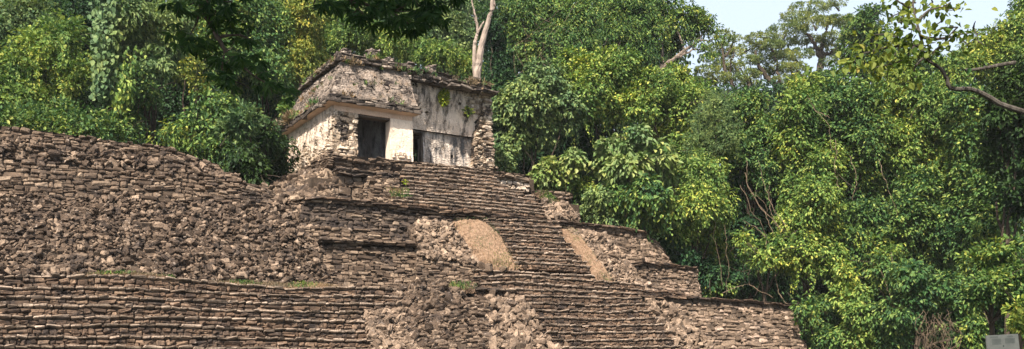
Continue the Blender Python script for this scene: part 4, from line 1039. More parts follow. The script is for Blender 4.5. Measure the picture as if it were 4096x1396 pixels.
T('tall tree hung with yellow-green creeper left of the temple roof', [(1170, 60, 70, 85), (1215, 150, 70, 75), (1190, 240, 70, 80), (1250, 250, 60, 80), (1230, 60, 70, 70), (1160, 320, 60, 70)], 57, L_yellow, leaf=.3, droop=.8)
T('green creeper-hung tree between the dark branch and the temple cornice', [(1040, 180, 90, 90), (1080, 280, 80, 80), (1130, 390, 60, 70), (1010, 70, 100, 70), (1100, 90, 70, 80), (960, 330, 70, 60)], 55, L_mid, droop=.8)
# --- behind the temple
T('rounded light green tree directly above the temple roof corner', [(1420, 120, 90, 55), (1380, 170, 70, 45), (1490, 150, 80, 55), (1560, 175, 80, 50)], 64, L_bright, leaf=.26, sub=.42)
T('shaded blue-green tree left of the rounded light tree', [(1320, 90, 70, 70), (1290, 200, 60, 60), (1340, 200, 50, 50), (1330, 20, 80, 60)], 66, L_mid)
T('grey-green tree filling the slope behind the overhead branch', [(1480, 50, 100, 60), (1620, 90, 100, 60), (1720, 60, 90, 60), (1400, 40, 80, 50)], 74, L_grey)
T('low yellow-green ferny bush behind the roof-comb stubs', [(1680, 200, 80, 50), (1760, 215, 80, 50), (1840, 245, 70, 45), (1620, 180, 60, 45), (1880, 270, 50, 35)], 63, L_bright, cat='shrub', leaf=.3, asp=.3)
T('olive green creeper mound left of the bare dead tree', [(1780, 110, 100, 80), (1850, 150, 70, 80), (1700, 140, 90, 50), (1830, 30, 90, 60)], 72, L_grey)
T('dark green tree right behind the bare dead tree', [(2000, 170, 70, 80), (1990, 280, 60, 80), (2030, 370, 60, 90), (1960, 90, 60, 70)], 66, L_deep, group=G_c)
# --- right of temple
T('tall vine-curtained tree right of the bare dead tree', [(2080, 60, 100, 90), (2200, 40, 110, 80), (2110, 180, 110, 90), (2240, 170, 110, 80), (2040, 140, 50, 90), (2320, 80, 90, 90), (2330, 210, 90, 60)], 66, L_mid, droop=.8, leaf=.3)
T('tall dark tree with an open crown against the sky', [(2430, 40, 100, 80), (2540, 60, 100, 80), (2640, 30, 90, 60), (2600, 140, 100, 70), (2480, 160, 100, 70), (2720, 70, 70, 60), (2780, 110, 55, 40), (2700, 160, 60, 40), (2560, 230, 90, 50), (2800, 70, 35, 30)], 70, L_mid, leaf=.36, asp=.36, core=.6, dens=.85, droop=.7)
T('tree with pale drooping heart-shaped leaves right of the temple', [(2120, 400, 110, 80), (2040, 440, 80, 80), (2180, 330, 100, 75), (2050, 560, 80, 80), (2150, 510, 110, 80), (2000, 640, 50, 60), (2240, 430, 90, 80)], 56, L_grey, leaf=.36, asp=.62, droop=.85)
T('rounded bright green tree above the big-leaved tree', [(2400, 300, 120, 75), (2310, 260, 90, 60), (2500, 340, 110, 85), (2420, 410, 110, 80), (2330, 380, 90, 80), (2560, 420, 80, 70), (2470, 250, 90, 50)], 57, L_bright, leaf=.32, asp=.6)
T('dark hollow tree under the rounded bright tree', [(2280, 560, 110, 100), (2200, 650, 90, 70), (2330, 680, 90, 80), (2100, 660, 80, 60), (2360, 540, 80, 70)], 60, L_deep, droop=.8)
T('tree with very large pale drooping leaves above the right end of the pyramid', [(2460, 600, 60, 48), (2545, 565, 65, 48), (2620, 620, 75, 52), (2430, 655, 45, 48), (2520, 670, 90, 48), (2610, 700, 75, 45), (2660, 660, 40, 48)], 52.5, L_big, leaf=.54, asp=.5, sub=.56, droop=.9, dens=.8, base=(7.0, 54.5), drape=0, core=.6)
T('dark green lower tree under the large pale leaves', [(2500, 790, 110, 65), (2600, 780, 90, 65), (2440, 830, 80, 50), (2560, 860, 110, 50), (2660, 840, 70, 60)], 52, L_mid, leaf=.45, asp=.5, droop=.9)
T('pale heart-leaved sapling beside the topmost terrace corner', [(2190, 690, 50, 40), (2240, 720, 50, 35), (2160, 720, 40, 30), (2290, 650, 40, 35)], 53.5, L_big, leaf=.42, asp=.65, droop=.8)
T('low yellow-green shrub behind the short wall right of the upper stair', [(2270, 745, 80, 28), (2340, 760, 70, 30), (2210, 748, 50, 22)], 54.5, L_bright, cat='shrub', leaf=.28)
T('grey-green shrub beside the right end of the first cornice', [(2370, 830, 60, 45), (2330, 870, 50, 30), (2430, 870, 70, 40), (2400, 790, 50, 40)], 52.5, L_grey, cat='shrub', leaf=.34, asp=.45, droop=.7)
T('yellow-green creeper tree between the rounded tree and the feathery tree', [(2660, 370, 90, 65), (2740, 440, 90, 80), (2660, 480, 80, 70), (2700, 310, 70, 50), (2790, 380, 70, 55), (2620, 330, 70, 50), (2700, 570, 70, 60)], 59, L_bright, leaf=.34)
T('feathery light green tree left of the orange-tipped column', [(2830, 480, 70, 70), (2870, 430, 60, 50), (2800, 580, 70, 70), (2900, 530, 60, 80), (2850, 400, 40, 40)], 54.5, L_grey, leaf=.22, asp=.25, sub=.4)
T('upright dark creeper column with orange-tipped top', [(2960, 430, 70, 55), (3010, 400, 60, 40), (2990, 520, 80, 80), (3000, 640, 90, 90), (3050, 540, 60, 80), (2950, 600, 60, 80), (3070, 680, 60, 90)], 55, L_mid, leaf=.3, droop=.7)
T('wall of sunlit yellow-green creeper left of the brown lianas', [(2760, 680, 80, 80), (2830, 700, 80, 80), (2800, 810, 90, 80), (2740, 800, 60, 80), (2870, 820, 70, 80), (2810, 920, 90, 70), (2730, 920, 60, 70)], 53, L_bright, leaf=.28, droop=.8)
T('dark undergrowth tree behind the second terrace end', [(2760, 1010, 80, 70), (2850, 1040, 90, 80), (2780, 1110, 80, 60), (2920, 1120, 90, 60), (2700, 980, 50, 60), (2860, 1150, 110, 40)], 55, L_mid, leaf=.33, droop=.8)
T('dark creeper wall behind the brown lianas', [(2930, 760, 70, 90), (3000, 800, 80, 90), (3080, 830, 70, 100), (2960, 920, 80, 90), (3060, 960, 80, 90), (3000, 1060, 90, 80), (3100, 1100, 80, 80), (3050, 1170, 110, 50)], 57, L_deep, droop=.8)
T('bright leafy spray hanging below the brown lianas', [(3010, 1000, 60, 40), (3070, 1030, 60, 40), (3110, 980, 50, 45), (2980, 960, 35, 30), (3140, 1060, 40, 50)], 51.5, L_bright, cat='shrub', leaf=.3, droop=.6)
T('sunlit leafy mass crowning the left of the great creeper mound', [(3200, 430, 90, 70), (3270, 390, 90, 60), (3170, 530, 80, 90), (3260, 520, 100, 80), (3190, 650, 90, 90), (3280, 650, 90, 90), (3220, 340, 60, 50), (3150, 620, 50, 90)], 53, L_bright, leaf=.33, asp=.5)
T('tall middle tree of the great creeper mound', [(3380, 380, 100, 70), (3470, 400, 90, 70), (3380, 500, 100, 85), (3470, 530, 90, 90), (3380, 640, 100, 90), (3460, 680, 90, 90), (3330, 560, 60, 80), (3420, 800, 100, 80)], 54, L_mid, leaf=.33)
T('lower left flank of the great creeper mound above the right terrace', [(3190, 780, 80, 90), (3270, 790, 90, 90), (3200, 900, 90, 80), (3290, 920, 90, 80), (3220, 1010, 90, 80), (3310, 1040, 80, 70), (3160, 880, 50, 80)], 52, L_bright, leaf=.3, droop=.75)
T('lower right flank of the great creeper mound with dry stems', [(3390, 900, 90, 80), (3480, 880, 90, 90), (3400, 1010, 90, 80), (3490, 1020, 90, 90), (3560, 950, 80, 90), (3550, 1080, 80, 80)], 52.5, L_mid, leaf=.33, droop=.75)
T('bright leafy shrub just right of the lowest terrace corner', [(3230, 1240, 50, 55), (3270, 1310, 60, 60), (3230, 1370, 50, 50), (3300, 1230, 50, 50), (3320, 1370, 60, 50)], 51, L_mid, cat='shrub', leaf=.33, droop=.8)
T('sunlit hanging branch shrub in the bottom middle of the right thicket', [(3400, 1180, 70, 50), (3450, 1250, 70, 50), (3430, 1340, 80, 60), (3510, 1320, 60, 60), (3370, 1100, 60, 50)], 50, L_bright, cat='shrub', leaf=.33, droop=.8)
T('dark hollow thicket behind the bottom right shrubs', [(3350, 1150, 110, 90), (3480, 1200, 110, 90), (3350, 1300, 100, 90), (3620, 1200, 110, 100), (3600, 1330, 120, 80), (3740, 1240, 110, 100), (3780, 1350, 110, 60), (3900, 1300, 120, 80), (4040, 1300, 100, 100)], 56, L_deep)
T('lush green tree below the lichened branch', [(3600, 340, 100, 70), (3700, 390, 100, 70), (3580, 460, 100, 80), (3680, 500, 100, 80), (3780, 460, 90, 80), (3580, 590, 90, 90), (3680, 630, 90, 90), (3760, 580, 80, 80)], 54, L_bright, leaf=.33, asp=.45)
T('shaded mid-slope tree left of the dark right edge', [(3590, 730, 90, 90), (3680, 760, 90, 90), (3770, 710, 90, 90), (3620, 860, 90, 90), (3720, 890, 90, 90), (3660, 1000, 90, 80), (3760, 1000, 80, 80)], 53, L_mid, leaf=.33)
T('hazy bright tree top in the upper right corner', [(3960, 180, 90, 65), (4060, 120, 80, 60), (4090, 40, 50, 50), (3880, 240, 80, 60), (4000, 270, 90, 60), (4090, 220, 70, 80), (3800, 280, 80, 55)], 66, L_bright, leaf=.33)
T('shadowy tree along the right edge of the view', [(4060, 330, 70, 90), (4090, 480, 90, 110), (4000, 440, 70, 70), (4060, 640, 90, 100), (3990, 580, 70, 80), (4080, 800, 80, 90)], 45, L_shade, leaf=.35)
T('dappled tree under the lichened branch near the right edge', [(3880, 400, 80, 70), (3880, 540, 80, 80), (3880, 680, 80, 80), (3960, 760, 80, 80), (3860, 820, 80, 80), (3940, 900, 90, 80), (3840, 950, 80, 70), (4040, 920, 70, 70)], 51, L_mid, leaf=.33)
T('layered leafy shrub above the information board', [(4010, 1000, 100, 36), (3930, 1050, 80, 34), (4060, 1090, 90, 36), (3960, 1130, 90, 34), (4070, 1180, 80, 40), (3900, 1190, 70, 30)], 34, L_mid, cat='shrub', leaf=.24, sub=.34, droop=.4, core=.6)
T('low leafy shrub right of the information board', [(4090, 1290, 40, 40), (4080, 1240, 40, 30), (4100, 1350, 40, 40)], 33, L_bright, cat='shrub', leaf=.22, sub=.3)
T('dark hanging undergrowth filling the gap beside the temple side wall', [(1090, 690, 60, 60), (1020, 650, 60, 60), (1120, 600, 45, 70), (1060, 560, 60, 70), (960, 660, 50, 40), (985, 640, 50, 60, 43.8), (940, 640, 40, 40, 43.8), (1030, 690, 40, 40, 43.8)], 47.5, L_shade, cat='shrub', leaf=.34, droop=.9, group=G_l)
T('dark leafy undergrowth in the lower right thicket beside the dry stems', [(3600, 1240, 80, 70), (3680, 1180, 80, 60), (3780, 1150, 80, 60), (3560, 1350, 70, 60), (3720, 1290, 70, 60), (3840, 1230, 80, 60), (3890, 1340, 60, 60), (3640, 1100, 80, 50)], 48.5, L_mid, cat='shrub', leaf=.33, droop=.8)
T('dark leafy undergrowth at the foot of the brown lianas', [(2880, 1130, 80, 45), (2990, 1120, 80, 50), (3080, 1150, 80, 50), (3150, 1190, 70, 40), (2830, 1090, 60, 50), (2700, 950, 40, 50), (2740, 1040, 50, 50)], 53, L_deep, cat='shrub', leaf=.33, droop=.8)
# --- far trees
def far_tree(label, clumps, Y, base, trunk, mains):
    t = thing('umbrella_tree', label, 'tree', (base[0], base[1], float(hill(*base))), 'umbrella-crowned trees on the far ridge')
    M = MB(); cl = []
    for x, y, rx, ry in clumps:
        yy = Y + RG.uniform(-2, 2); k = yy / F
        cl.append((aty(x, y, yy), (rx * k, rx * k * .8, ry * k)))
    crown(M, [(c_, (r_[0], r_[1], r_[2] * .42)) for c_, r_ in cl], .34, .34, 1.2, .08, .34, .05, 1.0)
    M.build('crown', L_far, t)
    W = MB()
    for pts, r0, r1 in mains:
        p = curve([aty(x, y, Y) for x, y in pts], 16); p = p + RG.normal(0, .08, p.shape)
        tube(W, p, np.linspace(r0, r1, len(p)), 6)
    for c, r in cl:
        limb(W, c - Z * r[2] * 2.2 + RG.normal(0, .6, 3), c, .14, .04, n=6, seg=4)
    W.build('trunk', W_bark, t)
Yf = 112
far_tree('tall flat-topped umbrella tree standing against the sky', [(3240, 30, 90, 22), (3330, 15, 55, 20), (3180, 65, 60, 25), (3150, 120, 80, 30), (3250, 90, 90, 25), (3340, 80, 70, 28), (3400, 90, 60, 30), (3130, 170, 50, 25), (3230, 160, 60, 22), (3350, 150, 80, 30), (3420, 150, 60, 30), (3300, 200, 70, 24), (3400, 210, 60, 26), (3190, 215, 60, 24), (3330, 245, 60, 22)],
         Yf, (3270 / F * 0 + (3275 - CX) / F * Yf, Yf), .9, [([(3270, 470), (3275, 330), (3285, 230)], .5, .35), ([(3285, 230), (3240, 150), (3200, 100)], .32, .08), ([(3285, 230), (3300, 130), (3330, 60)], .32, .08), ([(3285, 230), (3370, 180), (3410, 130)], .25, .06), ([(3270, 320), (3180, 240), (3150, 180)], .25, .06)])
far_tree('broad layered umbrella tree left of the tall one', [(3040, 150, 60, 24), (3010, 190, 60, 24), (3080, 180, 60, 24), (3060, 230, 70, 26), (3140, 220, 60, 24), (3000, 240, 40, 22), (3110, 270, 70, 26), (3180, 270, 60, 24), (3150, 320, 70, 24), (3050, 290, 50, 20), (3220, 310, 60, 24)],
         106, ((3130 - CX) / F * 106, 106), .8, [([(3180, 480), (3120, 370), (3040, 270), (3020, 200)], .5, .1), ([(3120, 370), (3110, 280), (3090, 190)], .25, .06), ([(3180, 480), (3160, 380), (3170, 290)], .4, .1), ([(3230, 480), (3190, 360), (3150, 250)], .35, .08)])
far_tree('smaller pale umbrella tree beside the dark open crown', [(2900, 140, 45, 18), (2940, 155, 30, 16), (2880, 190, 55, 22), (2930, 210, 50, 22), (2850, 230, 50, 22), (2900, 260, 60, 22), (2830, 280, 50, 22), (2950, 270, 50, 20), (2870, 310, 60, 22), (2940, 320, 60, 22), (2820, 330, 50, 20), (2990, 300, 50, 20), (3010, 340, 50, 24)],
         98, ((2920 - CX) / F * 98, 98), .6, [([(2990, 480), (2950, 380), (2900, 280), (2890, 180)], .35, .08), ([(2950, 380), (2920, 300), (2940, 200)], .2, .06), ([(3020, 420), (2990, 330), (2960, 270)], .25, .06)])
T('teal hazy tree on the low ridge under the umbrella trees', [(2880, 390, 70, 40), (2960, 400, 70, 40), (3060, 390, 90, 50), (3140, 400, 90, 50), (2800, 380, 70, 40), (3110, 460, 90, 50), (3230, 380, 90, 40)], 92, L_deep, leaf=.45, sub=.7, group='umbrella-crowned trees on the far ridge')
T('bushy green tree behind the sunlit right branch', [(3440, 110, 60, 50), (3500, 150, 70, 55), (3420, 190, 60, 50), (3520, 230, 80, 50), (3430, 270, 90, 50), (3330, 310, 70, 45), (3480, 60, 50, 35), (3600, 250, 80, 50), (3700, 260, 80, 50)], 78, L_mid, leaf=.4, sub=.6)

# --- the wooded slope behind everything, one mass
M = MB()
n = 24000
xs_ = RG.uniform(-250, 4350, n); v0 = RG.random(n)
ytop = np.interp(xs_, [-250, 2600, 2700, 2780, 2850, 3200, 3300, 3450, 3800, 4100, 4350], [-60, -60, 200, 330, 400, 440, 390, 330, 300, 250, 200])
ybot = np.interp(xs_, [-250, 0, 700, 1100, 1320, 2000, 2300, 2800, 3200, 4350], [520, 520, 660, 760, 700, 720, 780, 1180, 1400, 1400])
pyy = ytop + (ybot - ytop) * v0
f = np.clip((ybot - pyy) / 900, 0, 1)
Yd = np.interp(xs_, [0, 1200, 2000, 2700, 4200], [64, 70, 74, 66, 62]) + 26 * f + RG.uniform(-1, 2.5, n)
c = np.stack([(xs_ - CX) / F * Yd, Yd, (YH - pyy) / F * Yd + EYE], 1)
lumpy = np.sin(c[:, 0] * .9) * np.sin(c[:, 2] * 1.1 + c[:, 0] * .4)
c[:, 1] -= lumpy * 1.2
k = 8; p = np.repeat(c, k, 0) + RG.normal(0, .55, (n * k, 3))
tc = nrm(CAM - p)
ln = .5 * RG.uniform(.7, 1.3, n * k)
add_leaves(M, p, RG.normal(0, .6, (n * k, 3)) - Z * .5 + tc * .3, Z * .8 + tc * .5 + RG.normal(0, .4, (n * k, 3)), ln, ln * .5)
tag(M.build('distant_forest', L_shade), 'dark mass of forest leaves on the slope behind the single trees', 'forest', kind='stuff')  # leaf colour carries the shade, so gaps between trees read dark

# ------------------------------------------------------------------ bare dead tree
dt = thing('dead_tree', 'bare bleached dead tree with two stems rising behind the temple roof', 'tree', aty(1900, 420, 58.5))
def dead(M, pts, r):
    p = curve([aty(x, y, 58.5) for x, y in pts], 30); q = np.linspace(0, 1, len(p))
    tube(M, p + RG.normal(0, .018, p.shape), np.interp(q, np.linspace(0, 1, len(r)), r) * .8, 9)
M = MB()
dead(M, [(1903, 430), (1906, 310), (1916, 240), (1932, 160), (1950, 90), (1966, 40), (1972, -30), (1985, -120)], [.36, .33, .30, .25, .2, .17, .13, .08])
M.build('trunk', W_pale, dt)
M = MB(); dead(M, [(1904, 330), (1897, 260), (1899, 180), (1910, 130), (1936, 86)], [.2, .17, .15, .12, .06]); M.build('branch', W_pale, dt)
M = MB(); dead(M, [(1905, 160), (1909, 110), (1900, 60), (1888, 10), (1880, -50)], [.12, .10, .08, .06, .03]); dead(M, [(1907, 105), (1898, 75), (1893, 66)], [.06, .04, .02]); M.build('branch', W_pale, dt)
M = MB(); dead(M, [(1966, 45), (1978, 25), (1976, -10)], [.1, .09, .06]); M.build('branch', W_pale, dt)
# pale limb of the open crowned tree, reaching right across the sky
t = thing('bare_limb', 'pale half-bare limb reaching into the sky gap right of the dark open crown', 'branch', aty(2600, 320, 69))
M = MB()
for pts, r0, r1 in (([(2600, 330), (2660, 262), (2740, 200), (2800, 150), (2850, 100)], .17, .04), ([(2700, 235), (2760, 205), (2830, 190)], .12, .03), ([(2740, 200), (2720, 150), (2700, 110)], .1, .03), ([(2780, 165), (2850, 160), (2890, 150)], .08, .02), ([(2640, 290), (2650, 210), (2640, 140)], .16, .05)):
    p = curve([aty(x, y, 69) for x, y in pts], 20); tube(M, p + RG.normal(0, .05, p.shape), np.linspace(r0, r1, len(p)), 6)
M.build('wood', W_limb, t)
M = MB()
cl = [(aty(x, y, 69), (rx * 69 / F, rx * 69 / F, ry * 69 / F)) for x, y, rx, ry in ((2840, 100, 40, 22), (2870, 150, 30, 18), (2800, 170, 30, 20), (2830, 220, 34, 18), (2780, 60, 40, 30))]
crown(M, cl, .36, .36, .8, .7, .45, .2); M.build('foliage', L_mid, t)

# ------------------------------------------------------------------ lianas and hanging vines
def liana(label, strands, Y, r=.03, leafy=None, name='liana'):
    p0 = aty(*strands[0][0], Y)
    t = thing(name, label, 'vine', p0)
    M = MB()
    for s in strands:
        p = curve([aty(x, y, Y + RG.uniform(-.3, .3)) for x, y in s], 26)
        w_ = np.cumsum(RG.normal(0, .035, p.shape), 0); tube(M, p + w_ - np.linspace(0, 1, len(p))[:, None] * w_[-1], r * RG.uniform(.28, .62), 5)
    M.build('stem', W_liana, t)
    if leafy:
        mt, n, ln, asp, sp_ = leafy
        M = MB(); P = np.concatenate([curve([aty(x, y, Y) for x, y in s], 60) for s in strands])
        q = P[RG.integers(0, len(P), n)] + RG.normal(0, sp_, (n, 3)) - np.array([0, .15, 0])
        l_ = ln * RG.uniform(.7, 1.3, n)
        add_leaves(M, q, -Z + RG.normal(0, .45, (n, 3)), np.array([0, -1, .5]) + RG.normal(0, .35, (n, 3)), l_, l_ * asp)
        M.build('foliage', mt, t)
liana('hanging column of round pale leaves on the left forest wall', [[(440, -40), (430, 120), (415, 250), (420, 390)], [(425, -40), (420, 150), (430, 300), (405, 380)], [(450, 60), (440, 180), (425, 330)]], 46.6, .03, (L_grey, 1500, .26, .8, .26), 'hanging_vine')
liana('slender creeper hanging beside the bright yellow-green tree', [[(262, 130), (266, 200), (260, 260)]], 45.6, .02, (L_bright, 130, .2, .6, .07), 'hanging_vine')
liana('yellow-leaved creeper hanging in front of the slim tree', [[(545, 200), (530, 300), (490, 400), (470, 470)], [(520, 240), (510, 340), (480, 430)]], 46.6, .025, (L_bright, 360, .24, .5, .22), 'hanging_vine')
liana('knotted brown liana tangle slanting down above the bright leafy spray', [[(2975, 690), (3010, 790), (3060, 880), (3110, 960)], [(2960, 740), (3000, 830), (3050, 920), (3080, 1010)], [(2990, 640), (3005, 720), (3040, 800), (3130, 900), (3170, 960)], [(3030, 640), (3060, 760), (3090, 840), (3140, 900)], [(2970, 880), (3020, 900), (3060, 960), (3060, 1050)], [(2985, 900), (2960, 980), (3010, 1020), (3090, 1000)], [(3090, 800), (3110, 900), (3170, 940)], [(3020, 760), (3060, 850), (3120, 930)], [(3080, 740), (3090, 830), (3150, 910)], [(3110, 1040), (3100, 1100), (3120, 1170), (3150, 1215)]], 51.0, .035)
liana('long straight lianas hanging behind the second terrace end', [[(2860, 780), (2858, 900), (2870, 1010), (2890, 1140)], [(2990, 1040), (2978, 1100), (2976, 1142)], [(2895, 900), (2900, 1010), (2905, 1180)], [(3000, 1090), (2999, 1142)]], 51.6, .03)
liana('arched fallen stem above the lowest terrace cap', [[(2890, 1172), (2940, 1148), (2990, 1142), (3030, 1158), (3090, 1190)]], 51.2, .045)
liana('reddish stems woven through the sunlit creeper mound', [[(3230, 380), (3260, 430), (3310, 500), (3330, 600)], [(3250, 420), (3290, 450), (3320, 470)], [(3340, 560), (3330, 660), (3360, 760)], [(3400, 620), (3420, 720), (3410, 800)], [(3520, 640), (3540, 740), (3590, 860)]], 50.6, .028)
liana('dry brown stems hanging in the lower right thicket', [[(3560, 1010), (3600, 1110), (3650, 1200)], [(3660, 1100), (3700, 1150), (3770, 1200)], [(3520, 1080), (3560, 1180), (3590, 1260)], [(3640, 1060), (3610, 1140), (3640, 1240)]], 49.6, .03)
liana('bare brown dead stems hanging left of the information board', [[(x_ := 3690 + RG.uniform(0, 130), 1240 + RG.uniform(0, 60)), (x_ + RG.uniform(-25, 35), 1310 + RG.uniform(-20, 20)), (x_ + RG.uniform(-40, 60), 1365 + RG.uniform(-20, 20)), (x_ + RG.uniform(-50, 80), 1430)] for i in range(34)], 43, .015)
liana('thin hanging roots on the vine-curtained tree', [[(2060 + RG.uniform(0, 280), 60 + RG.uniform(-60, 120)), (2060 + RG.uniform(0, 280), 200 + RG.uniform(-40, 40)), (2060 + RG.uniform(0, 280), 300 + RG.uniform(-40, 20))] for i in range(9)], 64.3, .022)

# ------------------------------------------------------------------ foreground branches
def fg_branch(label, stems, sprays, Y, leafm, leaf, asp, wood, nper, droop, side, name='overhanging_branch', fan=None, sp_=.28):
    t = thing(name, label, 'branch', aty(*stems[0][0][0], Y))
    W = MB()
    for pts, r0, r1 in stems:
        p = curve([aty(x, y, Y) for x, y in pts], 28); tube(W, p + RG.normal(0, r0 * .12, p.shape), np.linspace(r0, r1, len(p)), 8)
    M = MB()
    for (x, y, rx, ry) in sprays:
        c = aty(x, y, Y + RG.uniform(-.5, .5)); k = Y / F
        n = int(nper * rx * ry / 1000) + 3
        q = RG.normal(size=(n, 3)) * np.array([rx * k, .35, ry * k]) * .55
        if fan:
            q = np.repeat(q, fan, 0); n = len(q)
            th = np.tile(np.linspace(-1.2, 1.2, fan), n // fan); az = np.repeat(RG.uniform(-.5, .5, n // fan), fan)
            d = np.stack([np.sin(th + az), RG.normal(0, .25, n), -np.cos(th + az) * .9 + .15], 1)
            nn = np.tile(np.array([0, -1., .35]), (n, 1)) + RG.normal(0, .25, (n, 3))
        else:
            d = RG.normal(0, .6, (n, 3)) - Z * droop; nn = Z * .7 + RG.normal(0, .5, (n, 3)) - np.array([0, .5, 0])
        ln = leaf * RG.uniform(.7, 1.25, n)
        add_leaves(M, c + q, d, nn, ln, ln * asp)
        for _ in range(max(2, n // 30)):
            e = c + RG.normal(size=3) * np.array([rx * k, .3, ry * k]) * .5
            limb(W, c + np.array([side * rx * k * .5, 0, ry * k * .6]), e, .012, .004, n=6, seg=4)
    W.build('wood', wood, t); M.build('foliage', leafm, t)
    return t
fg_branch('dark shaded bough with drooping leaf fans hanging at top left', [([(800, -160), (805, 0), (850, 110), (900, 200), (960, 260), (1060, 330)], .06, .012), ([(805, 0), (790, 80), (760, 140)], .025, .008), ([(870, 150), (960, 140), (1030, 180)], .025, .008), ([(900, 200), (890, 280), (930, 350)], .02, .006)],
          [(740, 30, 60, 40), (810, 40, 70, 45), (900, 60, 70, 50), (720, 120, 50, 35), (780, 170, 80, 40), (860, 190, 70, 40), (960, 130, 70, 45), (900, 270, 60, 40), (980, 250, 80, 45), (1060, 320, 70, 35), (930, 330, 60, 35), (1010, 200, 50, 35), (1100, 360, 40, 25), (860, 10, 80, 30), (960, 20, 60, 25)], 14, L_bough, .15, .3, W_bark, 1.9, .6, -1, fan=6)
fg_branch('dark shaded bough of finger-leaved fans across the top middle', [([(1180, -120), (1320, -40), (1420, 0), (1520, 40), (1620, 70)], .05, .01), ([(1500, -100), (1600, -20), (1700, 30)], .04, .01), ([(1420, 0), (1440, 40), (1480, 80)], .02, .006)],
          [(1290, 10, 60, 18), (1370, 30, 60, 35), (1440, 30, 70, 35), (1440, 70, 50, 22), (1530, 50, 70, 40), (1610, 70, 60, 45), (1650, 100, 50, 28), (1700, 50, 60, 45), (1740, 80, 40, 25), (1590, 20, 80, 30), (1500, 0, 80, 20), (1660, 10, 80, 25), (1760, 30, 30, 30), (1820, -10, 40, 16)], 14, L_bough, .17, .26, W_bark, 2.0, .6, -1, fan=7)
fg_branch('long lichened branch with sunlit yellow-green leaves reaching in from the right', [([(4330, 560), (4200, 500), (4100, 452), (4000, 415), (3930, 375), (3880, 355), (3820, 358), (3790, 340), (3780, 295), (3740, 260), (3700, 225), (3690, 170), (3670, 100), (3650, 20), (3660, -80)], .042, .012),
          ([(3690, 185), (3640, 178), (3560, 190), (3480, 205), (3400, 235)], .03, .006), ([(3685, 150), (3760, 155), (3830, 140), (3890, 130)], .025, .006), ([(3680, 130), (3640, 90), (3590, 90)], .02, .006), ([(3665, 90), (3720, 40), (3790, 25)], .02, .006), ([(3640, 178), (3560, 140), (3480, 140)], .016, .005), ([(3660, 180), (3610, 240), (3500, 270)], .02, .005), ([(3700, 225), (3660, 270), (3650, 340)], .02, .006), ([(3640, 30), (3600, 10), (3560, -20)], .018, .005), ([(3830, 140), (3870, 180), (3880, 210)], .012, .004)],
          [(3420, 230, 60, 36), (3400, 260, 45, 28), (3480, 200, 60, 35), (3500, 260, 60, 35), (3560, 170, 60, 40), (3560, 230, 60, 40), (3620, 120, 60, 45), (3590, 70, 55, 40), (3630, 30, 60, 35), (3570, 10, 50, 25), (3700, 30, 60, 35), (3780, 25, 45, 25), (3820, 50, 40, 25), (3740, 110, 50, 35), (3800, 130, 60, 30), (3870, 130, 45, 35), (3890, 180, 40, 30), (3650, 260, 55, 45), (3640, 330, 50, 40), (3640, 200, 60, 40), (3700, 190, 45, 30), (3460, 150, 50, 25), (3530, 290, 45, 28), (3740, 200, 40, 24)],
          12.5, L_branch, .10, .66, W_lich, 12, .55, 1)
t = fg_branch('short broken grey branch stub right of the lichened branch', [([(4060, 250), (3990, 262), (3920, 276), (3860, 280)], .03, .02)], [(3868, 284, 8, 6)], 13.2, L_mid, .1, .5, W_lich, .2, .4, 1)
# the tree that carries the right branch stands just outside the view; its boughs above the left are shaded by its neighbours
tr = thing('foreground_tree', 'leaning lichened trunk just outside the right edge carrying the long branch', 'tree', (9.6, 12.3, 0))
M = MB(); p = curve([np.array([9.6, 12.3, -.2]), np.array([9.0, 12.4, 2.5]), np.array([8.5, 12.5, 5.2]), np.array([8.9, 12.6, 9])], 20); tube(M, p, np.linspace(.3, .2, len(p)), 10); M.build('trunk', W_lich, tr)
M = MB(); limb(M, (8.9, 12.6, 8.9), (12.3, 19.5, 13.0), .18, .05); M.build('branch', W_lich, tr)
M = MB(); crown(M, [((12.6, 19.9, 13.4), (2.6, 2.4, 1.3)), ((14.8, 21.5, 13.6), (2.2, 2.2, 1.2)), ((11.4, 16.6, 13.2), (2, 2, 1.1))], .3, .5, 1, .4, .5, 1.2); M.build('crown', L_mid, tr)  # unseen crown clumps added up-sun to shade the information board
tl = thing('foreground_tree', 'tall shade tree above the camera whose boughs hang into the top of the view', 'tree', (-7.5, 8, 0))
M = MB(); p = curve([np.array([-7.5, 8, -.2]), np.array([-7.3, 8.2, 5]), np.array([-6.6, 9, 9.5])], 16); tube(M, p, np.linspace(.35, .25, len(p)), 10)
for b_ in ((-4.7, 13.8, 8.2), (-2.6, 13.8, 8.4), (-5.5, 11, 11), (-1.5, 10, 11), (-4, 8, 12)): limb(M, (-6.6, 9, 9.4), b_, .12, .04)
M.build('trunk', W_bark, tl)
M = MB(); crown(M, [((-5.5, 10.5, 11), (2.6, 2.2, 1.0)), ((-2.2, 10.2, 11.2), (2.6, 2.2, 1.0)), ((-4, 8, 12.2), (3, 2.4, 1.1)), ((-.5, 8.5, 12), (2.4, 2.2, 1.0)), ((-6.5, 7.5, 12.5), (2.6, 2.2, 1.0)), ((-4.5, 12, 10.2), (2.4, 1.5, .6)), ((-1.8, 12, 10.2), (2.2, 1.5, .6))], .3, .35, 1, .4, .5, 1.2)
M.build('crown', L_shade, tl)

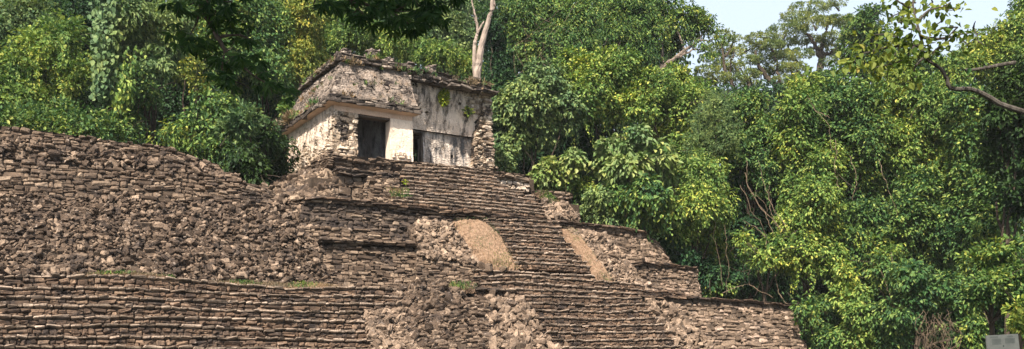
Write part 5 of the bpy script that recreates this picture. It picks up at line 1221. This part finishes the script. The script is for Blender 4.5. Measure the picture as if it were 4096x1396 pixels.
# ------------------------------------------------------------------ information board
bd = thing('information_board', 'grey information board with two columns of faded text at bottom right', 'sign', aty(4010, 1596, 30))
m, nt, b, _ = new_mat('faded board'); c = ramp(nt, pos_noise(nt, 3, 5, .6), [(.3, (.26, .275, .24)), (.7, (.36, .37, .32))]); nt.links.new(c, b.inputs['Base Color']); b.inputs['Roughness'].default_value = .55
m2, nt2, b2, _ = new_mat('faded ink'); b2.inputs['Base Color'].default_value = (.14, .17, .15, 1); b2.inputs['Roughness'].default_value = .8
m3, nt3, b3, _ = new_mat('grey steel post'); b3.inputs['Base Color'].default_value = (.2, .2, .2, 1)
a, b_, c_, d_ = aty(3944, 1342, 30), aty(4072, 1335, 30), aty(3952, 1440, 30), aty(4084, 1440, 30)
M = MB()
def prism(M, q, th):
    q = np.array(q); n_ = nrm(np.cross(q[1] - q[0], q[2] - q[0])); n_ = n_ * np.sign(n_[1])
    M.add(np.concatenate([q, q + n_ * th]), np.array([[0, 1, 2, 3], [4, 5, 6, 7], [0, 1, 5, 4], [1, 2, 6, 5], [2, 3, 7, 6], [3, 0, 4, 7]]))
prism(M, [a, b_, d_, c_], .06); pn = M.build('panel', m, bd)
M = MB()
def on(s, t_): return (a * (1 - s) + b_ * s) * (1 - t_) + (c_ * (1 - s) + d_ * s) * t_ - np.array([0, .006, 0])
for s0, s1, t0, nl in ((.12, .36, .06, 2), (.17, .45, .16, 7), (.66, .84, .06, 2), (.58, .9, .16, 6)):
    for i in range(nl):
        x = s0
        while x < s1 - .02:
            w_ = RG.uniform(.012, .035); y = t0 + i * .034
            M.add([on(x, y), on(min(x + w_, s1), y), on(min(x + w_, s1), y + .016), on(x, y + .016)], np.array([[0, 1, 2, 3]])); x += w_ + .008
M.add([on(.49, .41), on(.53, .41), on(.53, .49), on(.49, .49)], np.array([[0, 1, 2, 3]]))
M.build('text', m2, pn)
for s in (.15, .85):
    M = MB(); q = on(s, .3) + np.array([0, .12, 0]); tube(M, np.array([[q[0], q[1], -.1], [q[0], q[1], q[2]]]), .04, 8); M.build('post', m3, bd)
